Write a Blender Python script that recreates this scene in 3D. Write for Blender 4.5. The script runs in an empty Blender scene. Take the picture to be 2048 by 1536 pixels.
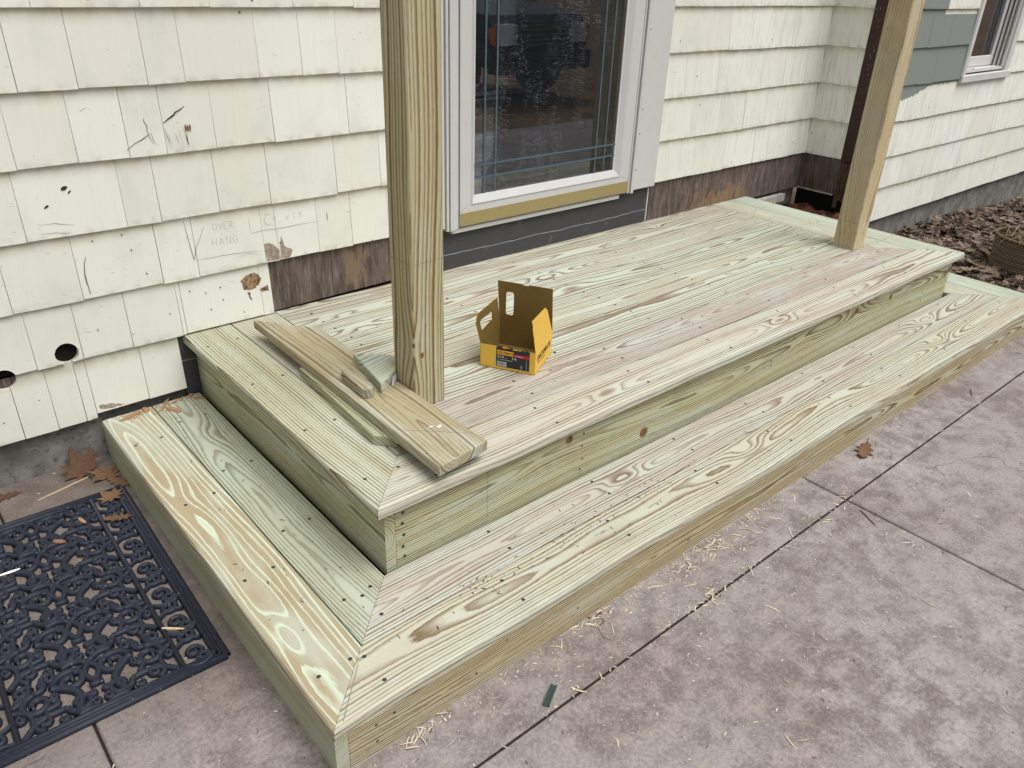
import bpy, math, random
from mathutils import Vector, Matrix, noise
random.seed(7)
IN = 0.0254                      # everything below is written in inches
scn = bpy.context.scene
V = Vector
# ---------------------------------------------------------------- camera
yaw, pitch, roll, focal = 0.7244, -0.4891, 0.0369, 1572.5
CAM = V((-25.05, -84.77, 49.95))
d = V((math.sin(yaw)*math.cos(pitch), math.cos(yaw)*math.cos(pitch), math.sin(pitch)))
r0 = V((math.cos(yaw), -math.sin(yaw), 0)); u0 = r0.cross(d)
cr = r0*math.cos(roll)+u0*math.sin(roll); cu = -r0*math.sin(roll)+u0*math.cos(roll)
cam = bpy.data.cameras.new("camera"); camo = bpy.data.objects.new("camera", cam)
scn.collection.objects.link(camo)
camo.matrix_world = Matrix(((cr.x, cu.x, -d.x, CAM.x*IN), (cr.y, cu.y, -d.y, CAM.y*IN), (cr.z, cu.z, -d.z, CAM.z*IN), (0, 0, 0, 1)))
cam.sensor_width = 36; cam.lens = focal*36/2048; cam.clip_start = 0.02; cam.clip_end = 500
scn.camera = camo
# ---------------------------------------------------------------- sky and sun (overcast)
SUN_EL, SUN_AZ = math.radians(62), math.radians(160)   # azimuth clockwise from +y
w = bpy.data.worlds.new("World"); scn.world = w; w.use_nodes = True
nt = w.node_tree; nt.nodes.clear()
sky = nt.nodes.new('ShaderNodeTexSky'); sky.sky_type = 'NISHITA'; sky.sun_disc = False
sky.sun_elevation = SUN_EL; sky.sun_rotation = SUN_AZ; sky.dust_density = 6.0; sky.air_density = 1.0
hs = nt.nodes.new('ShaderNodeHueSaturation'); hs.inputs['Saturation'].default_value = 0.30
bg = nt.nodes.new('ShaderNodeBackground'); bg.inputs['Strength'].default_value = 0.088
wo = nt.nodes.new('ShaderNodeOutputWorld')
nt.links.new(sky.outputs[0], hs.inputs['Color']); nt.links.new(hs.outputs[0], bg.inputs[0]); nt.links.new(bg.outputs[0], wo.inputs[0])
sl = bpy.data.lights.new("sun", 'SUN'); sl.energy = 1.5; sl.angle = math.radians(40); sl.color = (1, .99, .985)
so = bpy.data.objects.new("sun", sl); scn.collection.objects.link(so)
sdir = V((math.sin(SUN_AZ)*math.cos(SUN_EL), math.cos(SUN_AZ)*math.cos(SUN_EL), math.sin(SUN_EL)))
so.rotation_euler = sdir.to_track_quat('Z', 'Y').to_euler()
scn.view_settings.view_transform = 'Standard'; scn.view_settings.look = 'None'
scn.view_settings.exposure = 0.56; scn.view_settings.gamma = 1.0
# ---------------------------------------------------------------- mesh helpers
def srgb(r, g, b, a=1):
    f = lambda c: (c/255/12.92 if c/255 <= .04045 else ((c/255+.055)/1.055)**2.4)
    return (f(r), f(g), f(b), a)
class MB:
    def __init__(s): s.v = []; s.f = []; s.mi = []; s.at = {}; s.sm = []
    def add(s, vs, fs, mi=0, at=None, smooth=False):
        b = len(s.v); s.v += [V(x) for x in vs]
        for q in fs: s.f.append([b+i for i in q]); s.mi.append(mi); s.sm.append(smooth)
        if at:
            for k, val in at.items():
                L = s.at.setdefault(k, [])
                while len(L) < b: L.append((0, 0, 0))
                L += (list(val) if isinstance(val, list) else [val]*len(vs))
    def build(s, name, mats, parent=None, origin=None):
        me = bpy.data.meshes.new(name)
        o0 = V(origin) if origin is not None else V((0, 0, 0))
        me.from_pydata([tuple((v-o0)*IN) for v in s.v], [], s.f)
        if not isinstance(mats, (list, tuple)): mats = [mats]
        for m in mats: me.materials.append(m)
        for p, m, q in zip(me.polygons, s.mi, s.sm): p.material_index = m; p.use_smooth = q
        for k, L in s.at.items():
            while len(L) < len(s.v): L.append((0, 0, 0))
            a = me.attributes.new(k, 'FLOAT_VECTOR', 'POINT')
            a.data.foreach_set('vector', [c for t in L for c in t])
        ob = bpy.data.objects.new(name, me); scn.collection.objects.link(ob)
        ob.location = o0*IN
        if parent is not None:
            ob.parent = parent; ob.matrix_parent_inverse = Matrix.Translation(-abs_loc(parent))
        return ob
def abs_loc(o):
    p = V(o.location)
    return p if o.parent is None else p + V((0, 0, 0))
def empty(name, loc):
    o = bpy.data.objects.new(name, None); scn.collection.objects.link(o); o.location = V(loc)*IN
    o.empty_display_size = .05
    return o
def tag(o, label=None, cat=None, group=None, kind=None):
    if label: o['label'] = label
    if cat: o['category'] = cat
    if group: o['group'] = group
    if kind: o['kind'] = kind
    return o
BOXF = [(0, 3, 2, 1), (4, 5, 6, 7), (0, 1, 5, 4), (1, 2, 6, 5), (2, 3, 7, 6), (3, 0, 4, 7)]
def box(mb, x0, x1, y0, y1, z0, z1, mi=0, at=None, ch=0.0):
    if ch <= 0:
        mb.add([(x0, y0, z0), (x1, y0, z0), (x1, y1, z0), (x0, y1, z0), (x0, y0, z1), (x1, y0, z1), (x1, y1, z1), (x0, y1, z1)], BOXF, mi, at)
    else:
        # bevelled along every edge facing -y and the verticals (front face inset)
        c = ch
        vs = [(x0+c, y0, z0+c), (x1-c, y0, z0+c), (x1-c, y0, z1-c), (x0+c, y0, z1-c),
              (x0, y0+c, z0), (x1, y0+c, z0), (x1, y0+c, z1), (x0, y0+c, z1),
              (x0, y1, z0), (x1, y1, z0), (x1, y1, z1), (x0, y1, z1)]
        fs = [(0, 1, 2, 3), (0, 4, 5, 1), (1, 5, 6, 2), (2, 6, 7, 3), (3, 7, 4, 0), (4, 8, 9, 5), (5, 9, 10, 6), (6, 10, 11, 7), (7, 11, 8, 4), (8, 11, 10, 9)]
        mb.add(vs, fs, mi, at)
def inset(poly, offs):
    n = len(poly); out = []
    L = []
    for i in range(n):
        a = V(poly[i]); b = V(poly[(i+1) % n]); e = (b-a).normalized(); nn = V((-e.y, e.x))   # inside normal for ccw
        L.append((a+nn*offs[i], e))
    for i in range(n):
        p, e = L[i-1]; q, g = L[i]
        den = e.x*g.y-e.y*g.x
        t = ((q-p).x*g.y-(q-p).y*g.x)/den if abs(den) > 1e-6 else 0
        out.append(p+e*t)
    return out
def wood_at(P, L, W, T):
    return dict(bc=(L, W, T))
def board(mb, O, eL, eW, poly, th, P, ch=None, w_off=0.0, l_off=0.0, sub=14):
    """poly: ccw list of (l,w); the show face looks along eL x eW. ch = rounding radius per edge. P = wood params"""
    O = V(O); eL = V(eL).normalized(); eW = V(eW).normalized(); eT = eL.cross(eW)
    n = len(poly)
    ch = ch if ch is not None else [.12]*n
    rings = [([c for c in ch], 0.0), ([c*.30 for c in ch], -.30), ([0]*n, -1.0)]
    vs = []; bc = []
    cm = max(ch) if max(ch) > 0 else .05
    def put(pl, t):
        for q in pl:
            vs.append(O+eL*q[0]+eW*q[1]+eT*t); bc.append((q[0]+l_off, q[1]-w_off, t))
    for offs, tt in rings: put(inset(poly, offs), tt*cm)
    put(poly, -th+.04); put(inset(poly, [min(c, .05) for c in ch]), -th)
    fs = [list(range(n))]
    for k in range(4):
        for i in range(n):
            j = (i+1) % n
            fs.append([k*n+i, (k+1)*n+i, (k+1)*n+j, k*n+j])
    fs.append([4*n+i for i in range(n)][::-1])
    at = dict(bc=bc, pa=(P['w0'], P['t0'], P['seed']), pb=(P['slope'], P['sp'], P['amp']), kn=P['knot'], pc=(P['duty'], P['con'], P['ka']), tint=P['tint'], late=P['late'], kn2=P['knot2'])
    mb.add(vs, fs, 0, at)
PALE = srgb(206, 208, 182)[:3]; GREENISH = srgb(200, 208, 184)[:3]; CREAM = srgb(210, 207, 180)[:3]; PURP = srgb(198, 190, 172)[:3]
YEL = srgb(196, 190, 146)[:3]; OLIVE = srgb(182, 180, 132)[:3]
LTAN = srgb(170, 150, 118)[:3]; LPINK = srgb(168, 148, 122)[:3]; LGREY = srgb(150, 145, 122)[:3]; LBR = srgb(150, 122, 74)[:3]
def WP(**k):
    P = dict(w0=random.uniform(-1.2, 1.2), t0=random.uniform(.4, 1.1), seed=random.uniform(0, 90), slope=random.choice((-1, 1))*random.uniform(.007, .014), sp=random.uniform(.22, .29),
             amp=random.uniform(.8, 1.5), knot=(random.uniform(-40, 40), random.uniform(-1.5, 1.5), 0.0), knot2=(999, 0, 0), duty=random.uniform(.40, .55), con=random.uniform(.8, 1.0), ka=random.uniform(.3, .7), tint=PALE, late=LTAN)
    P.update(k)
    return P
# ---------------------------------------------------------------- node helpers
class NG:
    def __init__(s, name):
        s.m = bpy.data.materials.new(name); s.m.use_nodes = True; s.t = s.m.node_tree; s.t.nodes.clear()
        s.out = s.t.nodes.new('ShaderNodeOutputMaterial'); s.p = s.t.nodes.new('ShaderNodeBsdfPrincipled')
        s.t.links.new(s.p.outputs[0], s.out.inputs[0])
    def set(s, i, v):
        if isinstance(v, bpy.types.NodeSocket): s.t.links.new(v, i)
        else:
            try: i.default_value = v
            except Exception: i.default_value = tuple(v)[:3]
    def m_(s, op, a, b=0.0, c=None, clamp=False):
        n = s.t.nodes.new('ShaderNodeMath'); n.operation = op; n.use_clamp = clamp
        s.set(n.inputs[0], a); s.set(n.inputs[1], b)
        if c is not None: s.set(n.inputs[2], c)
        return n.outputs[0]
    def vm(s, op, a, b=(0, 0, 0), sc=None):
        n = s.t.nodes.new('ShaderNodeVectorMath'); n.operation = op; s.set(n.inputs[0], a)
        if op != 'SCALE': s.set(n.inputs[1], b)
        if sc is not None: s.set(n.inputs['Scale'], sc)
        return n.outputs['Value'] if op in ('LENGTH', 'DOT_PRODUCT') else n.outputs[0]
    def att(s, nm, scalar=False):
        n = s.t.nodes.new('ShaderNodeAttribute'); n.attribute_name = nm
        return n.outputs['Vector'] if nm not in ('tint', 'late') else n.outputs['Color']
    def sep(s, v):
        n = s.t.nodes.new('ShaderNodeSeparateXYZ'); s.set(n.inputs[0], v); return n.outputs
    def comb(s, x, y, z):
        n = s.t.nodes.new('ShaderNodeCombineXYZ'); s.set(n.inputs[0], x); s.set(n.inputs[1], y); s.set(n.inputs[2], z); return n.outputs[0]
    def noise(s, v, scale=1, det=2, rough=.5, dist=0.0):
        n = s.t.nodes.new('ShaderNodeTexNoise'); s.set(n.inputs['Vector'], v); s.set(n.inputs['Scale'], scale)
        n.inputs['Detail'].default_value = det; n.inputs['Roughness'].default_value = rough; n.inputs['Distortion'].default_value = dist
        return n.outputs[0]
    def vor(s, v, scale=1, feat='F1'):
        n = s.t.nodes.new('ShaderNodeTexVoronoi'); n.feature = feat; s.set(n.inputs['Vector'], v); s.set(n.inputs['Scale'], scale); return n.outputs['Distance']
    def mr(s, v, a, b, c=0.0, e=1.0, smooth=True):
        n = s.t.nodes.new('ShaderNodeMapRange'); n.interpolation_type = 'SMOOTHSTEP' if smooth else 'LINEAR'
        s.set(n.inputs[0], v); s.set(n.inputs[1], a); s.set(n.inputs[2], b); s.set(n.inputs[3], c); s.set(n.inputs[4], e); return n.outputs[0]
    def mix(s, f, a, b, mode='MIX'):
        n = s.t.nodes.new('ShaderNodeMix'); n.data_type = 'RGBA'; n.blend_type = mode; s.set(n.inputs[0], f)
        for i, v in ((6, a), (7, b)):
            if isinstance(v, (tuple, list)) and len(v) == 3: v = tuple(v)+(1,)
            s.set(n.inputs[i], v)
        return n.outputs[2]
    def pos(s):
        g = s.t.nodes.new('ShaderNodeNewGeometry'); return s.vm('SCALE', g.outputs['Position'], sc=1/IN)
    def bump(s, h, dist=.01, st=.5):
        n = s.t.nodes.new('ShaderNodeBump'); n.inputs['Strength'].default_value = st; n.inputs['Distance'].default_value = dist*IN
        s.set(n.inputs['Height'], h); s.t.links.new(n.outputs[0], s.p.inputs['Normal'])
    def fin(s, col, rough=.6, spec=.5, metal=0.0):
        if isinstance(col, (tuple, list)) and len(col) == 3: col = tuple(col)+(1,)
        s.set(s.p.inputs['Base Color'], col); s.set(s.p.inputs['Roughness'], rough); s.p.inputs['Specular IOR Level'].default_value = spec; s.set(s.p.inputs['Metallic'], metal)
        return s.m
def wood_mat(name, end_dark=0.0):
    g = NG(name)
    L, W, T = g.sep(g.att('bc'))[:3]; w0, t0, seed = g.sep(g.att('pa'))[:3]; slope, sp, amp = g.sep(g.att('pb'))[:3]
    duty, con, ka = g.sep(g.att('pc'))[:3]
    sv = g.m_('MULTIPLY', seed, 7.31)
    nA = g.noise(g.comb(g.m_('MULTIPLY_ADD', L, .036, sv), g.m_('MULTIPLY', W, .16), g.m_('MULTIPLY_ADD', T, .16, seed)), 1, 2, .5)
    nB = g.noise(g.comb(g.m_('MULTIPLY_ADD', L, .026, sv), seed, g.m_('MULTIPLY', T, .1)), 1, 1, .5)
    nC = g.noise(g.comb(g.m_('MULTIPLY_ADD', L, .24, sv), g.m_('MULTIPLY', W, 1.1), g.m_('ADD', T, seed)), 1, 3, .6)
    dt = g.m_('ADD', g.m_('SUBTRACT', t0, T), g.m_('MULTIPLY', L, slope))
    dt = g.m_('ADD', dt, g.m_('MULTIPLY', g.m_('SUBTRACT', nA, .5), g.m_('MULTIPLY', amp, 2.4)))
    dw = g.m_('ADD', g.m_('SUBTRACT', W, w0), g.m_('MULTIPLY', g.m_('SUBTRACT', nB, .5), 3.0))
    core = None
    for kn in ('kn', 'kn2'):
        k0, k1, kr = g.sep(g.att(kn))[:3]
        a = g.m_('SUBTRACT', L, k0); b = g.m_('SUBTRACT', W, k1)
        ax = g.m_('DIVIDE', a, g.m_('MULTIPLY_ADD', kr, 3.0, 3.2)); bx = g.m_('DIVIDE', b, g.m_('MULTIPLY_ADD', kr, 1.5, .9))
        tt = g.m_('MULTIPLY', g.m_('MULTIPLY', T, T), .8)
        q = g.m_('ADD', g.m_('ADD', g.m_('MULTIPLY', ax, ax), g.m_('MULTIPLY', bx, bx)), g.m_('MULTIPLY', tt, .3))
        kd = g.m_('EXPONENT', g.m_('MULTIPLY', q, -1.0))
        dt = g.m_('ADD', dt, g.m_('MULTIPLY', kd, g.m_('MULTIPLY_ADD', kr, 1.6, ka)))
        dd = g.m_('SQRT', g.m_('ADD', g.m_('ADD', g.m_('MULTIPLY', g.m_('MULTIPLY', a, a), .55), tt), g.m_('MULTIPLY', b, b)))
        dd = g.m_('ADD', dd, g.m_('MULTIPLY', g.m_('SUBTRACT', nC, .5), .25))
        c = g.mr(dd, g.m_('MULTIPLY', kr, .55), g.m_('ADD', g.m_('MULTIPLY', kr, 1.15), 1e-3), 1, 0)
        c = g.m_('MULTIPLY', c, g.m_('GREATER_THAN', kr, .05))
        core = c if core is None else g.m_('MAXIMUM', core, c)
    rr = g.m_('SQRT', g.m_('ADD', g.m_('MULTIPLY', dw, dw), g.m_('MULTIPLY', dt, dt)))
    rr = g.m_('ADD', rr, g.m_('MULTIPLY', g.m_('SUBTRACT', nC, .5), .15))
    fib0 = g.noise(g.comb(g.m_('MULTIPLY_ADD', L, .9, sv), g.m_('MULTIPLY', W, 11), g.m_('MULTIPLY', T, 11)), 1, 3, .65)
    rr = g.m_('ADD', rr, g.m_('MULTIPLY', g.m_('SUBTRACT', fib0, .5), .12))
    ph = g.m_('DIVIDE', rr, sp)
    ph = g.m_('ADD', ph, g.m_('MULTIPLY', g.noise(g.comb(g.m_('MULTIPLY', rr, .9), seed, 3.3), 1, 1, .5), 2.0))
    fr = g.m_('FRACT', ph); fl = g.m_('FLOOR', ph)
    wn = g.t.nodes.new('ShaderNodeTexWhiteNoise'); wn.noise_dimensions = '2D'; g.set(wn.inputs['Vector'], g.comb(fl, g.m_('FLOOR', seed), 0)); rv = wn.outputs[0]
    dty = g.m_('MULTIPLY', duty, g.m_('MULTIPLY_ADD', rv, .5, .75))
    up = g.m_('DIVIDE', g.m_('SUBTRACT', fr, g.m_('SUBTRACT', 1.0, dty)), dty, clamp=True)
    up = g.m_('POWER', up, .75)
    dk = g.m_('MULTIPLY', up, g.mr(fr, .93, 1.0, 1, 0))
    fib = g.noise(g.comb(g.m_('MULTIPLY_ADD', L, .45, sv), g.m_('MULTIPLY', W, 16), g.m_('MULTIPLY', T, 16)), 1, 3, .6)
    fib2 = g.noise(g.comb(g.m_('MULTIPLY_ADD', L, 2.2, sv), g.m_('MULTIPLY', W, 40), g.m_('MULTIPLY', T, 40)), 1, 2, .6)
    dk = g.m_('MULTIPLY', dk, g.m_('MULTIPLY', con, g.m_('MULTIPLY_ADD', rv, .60, .80)))
    dk = g.m_('MULTIPLY', dk, g.m_('MULTIPLY_ADD', fib, .7, .65), clamp=True)
    blot = g.noise(g.comb(g.m_('MULTIPLY_ADD', L, .07, sv), g.m_('MULTIPLY', W, .35), seed), 1, 3, .6)
    tint = g.mix(1.0, g.att('tint'), (.745, .755, .80), 'MULTIPLY'); late = g.mix(1.0, g.att('late'), (.50, .475, .475), 'MULTIPLY')
    base = g.mix(g.mr(blot, .42, .68), tint, g.mix(.5, tint, (.50, .56, .49)), 'MIX')
    base = g.mix(g.mr(blot, .50, .30), base, g.mix(.25, tint, (.44, .355, .285)))
    col = g.mix(dk, base, late)
    # narrow dark resin line on the late edge of some rings
    edge = g.m_('MULTIPLY', g.mr(fr, .86, .94), g.mr(fr, 1.0, .96))
    col = g.mix(g.m_('MULTIPLY', edge, g.m_('MULTIPLY', g.m_('MULTIPLY', con, .26), g.m_('ADD', rv, .2)), clamp=True), col, (.16, .11, .06))
    fm = g.m_('MULTIPLY_ADD', fib2, .30, g.m_('MULTIPLY_ADD', fib, .16, .77))
    col = g.mix(1.0, col, g.comb(fm, fm, fm), 'MULTIPLY')
    kc = g.mix(g.mr(nC, .35, .65), (.18, .085, .04), (.34, .19, .10))
    col = g.mix(core, col, kc)
    # site dirt: a few soft smudges and dark specks on the faces
    pos = g.pos()
    sm = g.noise(pos, .11, 4, .65)
    col = g.mix(g.m_('MULTIPLY', g.mr(sm, .55, .78), .35), col, g.mix(1.0, col, (.62, .60, .52), 'MULTIPLY'))
    spk = g.mr(g.vor(g.vm('MULTIPLY', pos, (1.0, 1.0, 1.0)), .55), .05, .075, 1, 0)
    spk = g.m_('MULTIPLY', spk, g.m_('GREATER_THAN', g.noise(pos, .8, 1), .56))
    col = g.mix(g.m_('MULTIPLY', spk, .75), col, (.07, .05, .03))
    g.bump(g.m_('ADD', g.m_('MULTIPLY', dk, .6), g.m_('MULTIPLY', fib2, .8)), .02, .35)
    return g.fin(col, g.m_('MULTIPLY_ADD', dk, -.08, .74), .18)
M_wood = wood_mat('treated_pine')
def plain(name, col, rough=.6, spec=.5, metal=0., nscale=0, namt=.15, bumpd=0):
    g = NG(name)
    c = tuple(col)[:3]+(1,)
    if nscale:
        n = g.noise(g.pos(), nscale, 4, .6)
        f = g.m_('MULTIPLY_ADD', n, namt*2, 1-namt)
        c = g.mix(1.0, c, g.comb(f, f, f), 'MULTIPLY')
        if bumpd: g.bump(n, bumpd, .5)
    return g.fin(c, rough, spec, metal)
# ---- painted cedar shingle siding
def siding_mat(name, green):
    g = NG(name); P = g.pos(); x, y, z = g.sep(P)[:3]
    sx, sz, seed = g.sep(g.att('bc'))[:3]          # along wall, height over the butt, shingle seed
    rightwall = g.m_('MULTIPLY', g.m_('GREATER_THAN', x, 126.8), g.m_('LESS_THAN', y, -11.5))
    u = g.m_('ADD', x, g.m_('MULTIPLY', y, -1.0))
    col = g.mix(g.m_('FRACT', g.m_('MULTIPLY', seed, 3.17)), srgb(222, 222, 209), srgb(229, 230, 220))
    smudge = g.noise(g.comb(g.m_('MULTIPLY', u, .18), seed, g.m_('MULTIPLY', z, .16)), 1, 4, .6)
    col = g.mix(g.m_('MULTIPLY', g.mr(smudge, .45, .75), .40), col, srgb(198, 201, 192))
    # grey wear on the right house side, streaked down the grain
    streak = g.noise(g.comb(g.m_('MULTIPLY', u, 2.4), g.m_('MULTIPLY', z, .16), seed), 1, 3, .6)
    wear = g.m_('MULTIPLY', g.mr(streak, .50, .68), g.mr(x, 60, 128, .06, .5))
    col = g.mix(wear, col, srgb(182, 186, 188))
    # dirt gathered at the butt; browner, patchy tone just under the course above
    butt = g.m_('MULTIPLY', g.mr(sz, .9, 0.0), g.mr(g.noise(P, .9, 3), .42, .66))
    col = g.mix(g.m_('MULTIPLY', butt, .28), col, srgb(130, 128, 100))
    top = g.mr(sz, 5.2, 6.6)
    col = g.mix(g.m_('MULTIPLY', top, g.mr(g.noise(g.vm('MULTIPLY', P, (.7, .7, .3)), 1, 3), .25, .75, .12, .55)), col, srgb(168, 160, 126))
    ribs = g.noise(g.comb(g.m_('MULTIPLY', u, 7), g.m_('MULTIPLY', z, .12), seed), 1, 2, .5)
    f = g.m_('MULTIPLY_ADD', ribs, .06, .97)
    col = g.mix(1.0, col, g.comb(f, f, f), 'MULTIPLY')
    # slanted scuffs low on the wall
    sc = g.noise(g.comb(g.m_('ADD', g.m_('MULTIPLY', u, 1.3), g.m_('MULTIPLY', z, .9)), g.m_('ADD', g.m_('MULTIPLY', z, 4.5), g.m_('MULTIPLY', u, 1.2)), 2.2), 1, 2, .5)
    col = g.mix(g.m_('MULTIPLY', g.mr(sc, .69, .76), g.mr(g.noise(P, .10, 2), .47, .62, 0, .65)), col, srgb(128, 124, 112))
    sp = g.mr(g.vor(P, .42), .05, .085, 1, 0)
    sp = g.m_('MULTIPLY', sp, g.m_('GREATER_THAN', g.noise(P, .5, 1), .58))
    col = g.mix(g.m_('MULTIPLY', sp, .8), col, srgb(66, 54, 44))
    if green:
        # the patch repainted grey green by the window, ragged along its lower edge
        zn = g.m_('MULTIPLY_ADD', g.noise(g.comb(g.m_('MULTIPLY', x, 1.1), 0, g.m_('MULTIPLY', z, .25)), 1, 3, .7), 1.6, 29.6)
        low = g.m_('ADD', g.m_('MULTIPLY', g.mr(x, 137, 150, -1.0, 1.0), 1), zn)
        a = g.m_('MULTIPLY', g.m_('GREATER_THAN', z, low), g.m_('LESS_THAN', x, 161.5))
        b = g.m_('MULTIPLY', g.m_('GREATER_THAN', z, 44.35), g.m_('GREATER_THAN', x, 146.4))
        a = g.m_('MULTIPLY', g.m_('MULTIPLY', a, rightwall), g.m_('SUBTRACT', 1.0, b))
        gc = g.mix(ribs, srgb(118, 128, 122), srgb(130, 139, 132))
        col = g.mix(a, col, gc)
    g.bump(g.m_('ADD', g.m_('MULTIPLY', ribs, .4), g.m_('MULTIPLY', g.noise(P, 3, 3), .3)), .02, .5)
    return g.fin(col, .62, .35)
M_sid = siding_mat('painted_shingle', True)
def weathered(name, c1, c2, c3, orange=True):
    g = NG(name); P = g.pos(); x, y, z = g.sep(P)[:3]; u = g.m_('SUBTRACT', x, y)
    n1 = g.noise(g.comb(g.m_('MULTIPLY', u, .9), g.m_('MULTIPLY', z, .22), 1.1), 1, 4, .65)
    n2 = g.noise(g.comb(g.m_('MULTIPLY', u, 4.5), g.m_('MULTIPLY', z, .35), 5.1), 1, 3, .6)
    col = g.mix(g.mr(n1, .32, .68), c1, c2)
    col = g.mix(g.m_('MULTIPLY', g.mr(n2, .5, .74), .7), col, c3)
    if orange:
        # raw wood showing where the shingles were torn off
        n3 = g.noise(g.comb(g.m_('MULTIPLY', u, .75), g.m_('MULTIPLY', z, .25), 9.0), 1, 4, .6)
        m1 = g.m_('MULTIPLY', g.mr(x, 88, 92), g.mr(x, 110, 104))
        m1 = g.m_('MULTIPLY', m1, g.m_('GREATER_THAN', g.m_('MULTIPLY_ADD', g.mr(z, 18.2, 12.5), .20, n3), .66))
        m2 = g.m_('MULTIPLY', g.m_('MULTIPLY', g.mr(x, 19.8, 22.0), g.mr(x, 24.6, 23.8)), g.mr(n1, .44, .56, 0, .7))
        col = g.mix(g.m_('MAXIMUM', m1, m2), col, g.mix(n2, srgb(148, 124, 98), srgb(108, 86, 64)))
    seam = g.m_('LESS_THAN', g.m_('ABSOLUTE', g.m_('SUBTRACT', g.m_('FRACT', g.m_('DIVIDE', u, 5.55)), .5)), .009)
    col = g.mix(g.m_('MULTIPLY', seam, .7), col, (.03, .02, .015))
    g.bump(n2, .05, .7)
    return g.fin(col, .85, .2)
M_sheath = weathered('weathered_sheathing', srgb(76, 68, 62), srgb(110, 98, 91), srgb(140, 133, 129))
M_rot = weathered('rotten_wood', srgb(46, 36, 28), srgb(84, 68, 50), srgb(124, 108, 86), False)
M_greyboard = weathered('grey_old_board', srgb(150, 146, 136), srgb(182, 178, 170), srgb(110, 100, 90), False)
# foundation
g = NG('foundation_concrete'); P = g.pos(); n = g.noise(P, .25, 5, .65)
c = g.mix(g.mr(n, .3, .7), srgb(98, 96, 92), srgb(138, 136, 131)); c = g.mix(g.mr(g.noise(P, 1.6, 4, .7), .5, .72), c, srgb(78, 72, 68))
g.bump(g.noise(P, 2.2, 5, .7), .12, .7); M_found = g.fin(c, .9, .2)
# membrane
g = NG('black_membrane'); P = g.pos(); n = g.noise(P, 6, 3, .7)
c = g.mix(g.mr(n, .35, .75), srgb(58, 58, 60), srgb(84, 84, 86)); c = g.mix(g.mr(g.noise(P, .35, 3), .6, .75, 0, .5), c, srgb(112, 114, 116))
g.bump(n, .03, .6); M_memb = g.fin(c, .8, .3)
# patio: stained concrete
g = NG('stained_concrete'); P = g.pos(); x, y, z = g.sep(P)[:3]
n1 = g.noise(P, .055, 5, .62); n2 = g.noise(P, .42, 6, .72); n3 = g.noise(P, 3.2, 4, .75)
c = g.mix(g.mr(n1, .35, .65), srgb(108, 98, 94), srgb(140, 135, 134))
c = g.mix(g.m_('MULTIPLY', g.mr(n2, .40, .68), .75), c, srgb(154, 145, 139))
c = g.mix(g.m_('MULTIPLY', g.mr(n2, .52, .32), .65), c, srgb(104, 94, 92))
sky_sheen = g.m_('MULTIPLY', g.mr(g.noise(g.vm('ADD', P, (31, 7, 0)), .038, 4, .6), .50, .66), g.mr(n2, .40, .66))
sky_sheen = g.m_('MULTIPLY', sky_sheen, g.mr(g.m_('SUBTRACT', x, y), 70, 150, .10, 1.0))
c = g.mix(g.m_('MULTIPLY', sky_sheen, .55), c, srgb(190, 190, 200))  # pale bluish sky sheen painted into the colour, stronger towards the right
c = g.mix(g.m_('MULTIPLY', g.mr(n3, .45, .8), .40), c, srgb(196, 184, 176))
c = g.mix(g.m_('MULTIPLY', g.mr(n3, .50, .30), .45), c, srgb(84, 74, 70))
st = g.mr(g.noise(g.vm('ADD', P, (3, 77, 0)), .9, 3, .6), .70, .76); c = g.mix(g.m_('MULTIPLY', st, .45), c, srgb(92, 66, 56))
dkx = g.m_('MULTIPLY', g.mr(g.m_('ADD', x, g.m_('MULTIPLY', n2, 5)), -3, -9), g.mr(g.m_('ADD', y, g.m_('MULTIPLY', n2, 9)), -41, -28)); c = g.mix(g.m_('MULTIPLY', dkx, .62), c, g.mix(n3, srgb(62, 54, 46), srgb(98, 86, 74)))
n4 = g.noise(P, 11, 3, .8)
c = g.mix(g.m_('MULTIPLY', g.mr(n4, .56, .72), .35), c, srgb(206, 198, 190)); c = g.mix(g.m_('MULTIPLY', g.mr(n4, .44, .28), .5), c, srgb(62, 54, 50))
cr_ = g.vor(g.vm('ADD', P, g.vm('SCALE', g.comb(g.noise(P, .12, 3), g.noise(g.vm('ADD', P, (9, 9, 9)), .12, 3), 0), sc=26)), .022, 'DISTANCE_TO_EDGE')
c = g.mix(g.m_('MULTIPLY', g.m_('MULTIPLY', g.mr(cr_, .0028, .0012), g.mr(g.noise(P, .05, 2), .50, .56)), .7), c, srgb(58, 50, 46))
g.bump(g.m_('ADD', g.m_('MULTIPLY', n2, 1.0), g.m_('ADD', g.m_('MULTIPLY', n3, .35), g.m_('MULTIPLY', n4, .25))), .09, .7)
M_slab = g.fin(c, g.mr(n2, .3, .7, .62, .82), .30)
M_joint = plain('joint_dirt', srgb(46, 40, 36), .95, .1, nscale=3, namt=.5)
g = NG('soil'); P = g.pos(); n = g.noise(P, .8, 6, .7)
c = g.mix(g.mr(n, .35, .65), srgb(48, 38, 32), srgb(92, 76, 64)); g.bump(n, .4, 1.0); M_soil = g.fin(c, .95, .1)
g = NG('woodland_floor'); P = g.pos(); n = g.noise(P, .06, 6, .7)
c = g.mix(g.mr(n, .35, .65), srgb(82, 66, 50), srgb(128, 108, 84)); M_drive = g.fin(c, .95, .1)
def leaf_mat(name, c1, c2):
    g = NG(name); P = g.pos(); sd = g.sep(g.att('bc'))[2]
    c = g.mix(g.m_('FRACT', g.m_('MULTIPLY', sd, 5.3)), c1, c2); n = g.noise(P, 2.5, 3)
    f = g.m_('MULTIPLY_ADD', n, .8, .6); c = g.mix(1.0, c, g.comb(f, f, f), 'MULTIPLY')
    return g.fin(c, .8, .25)
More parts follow.
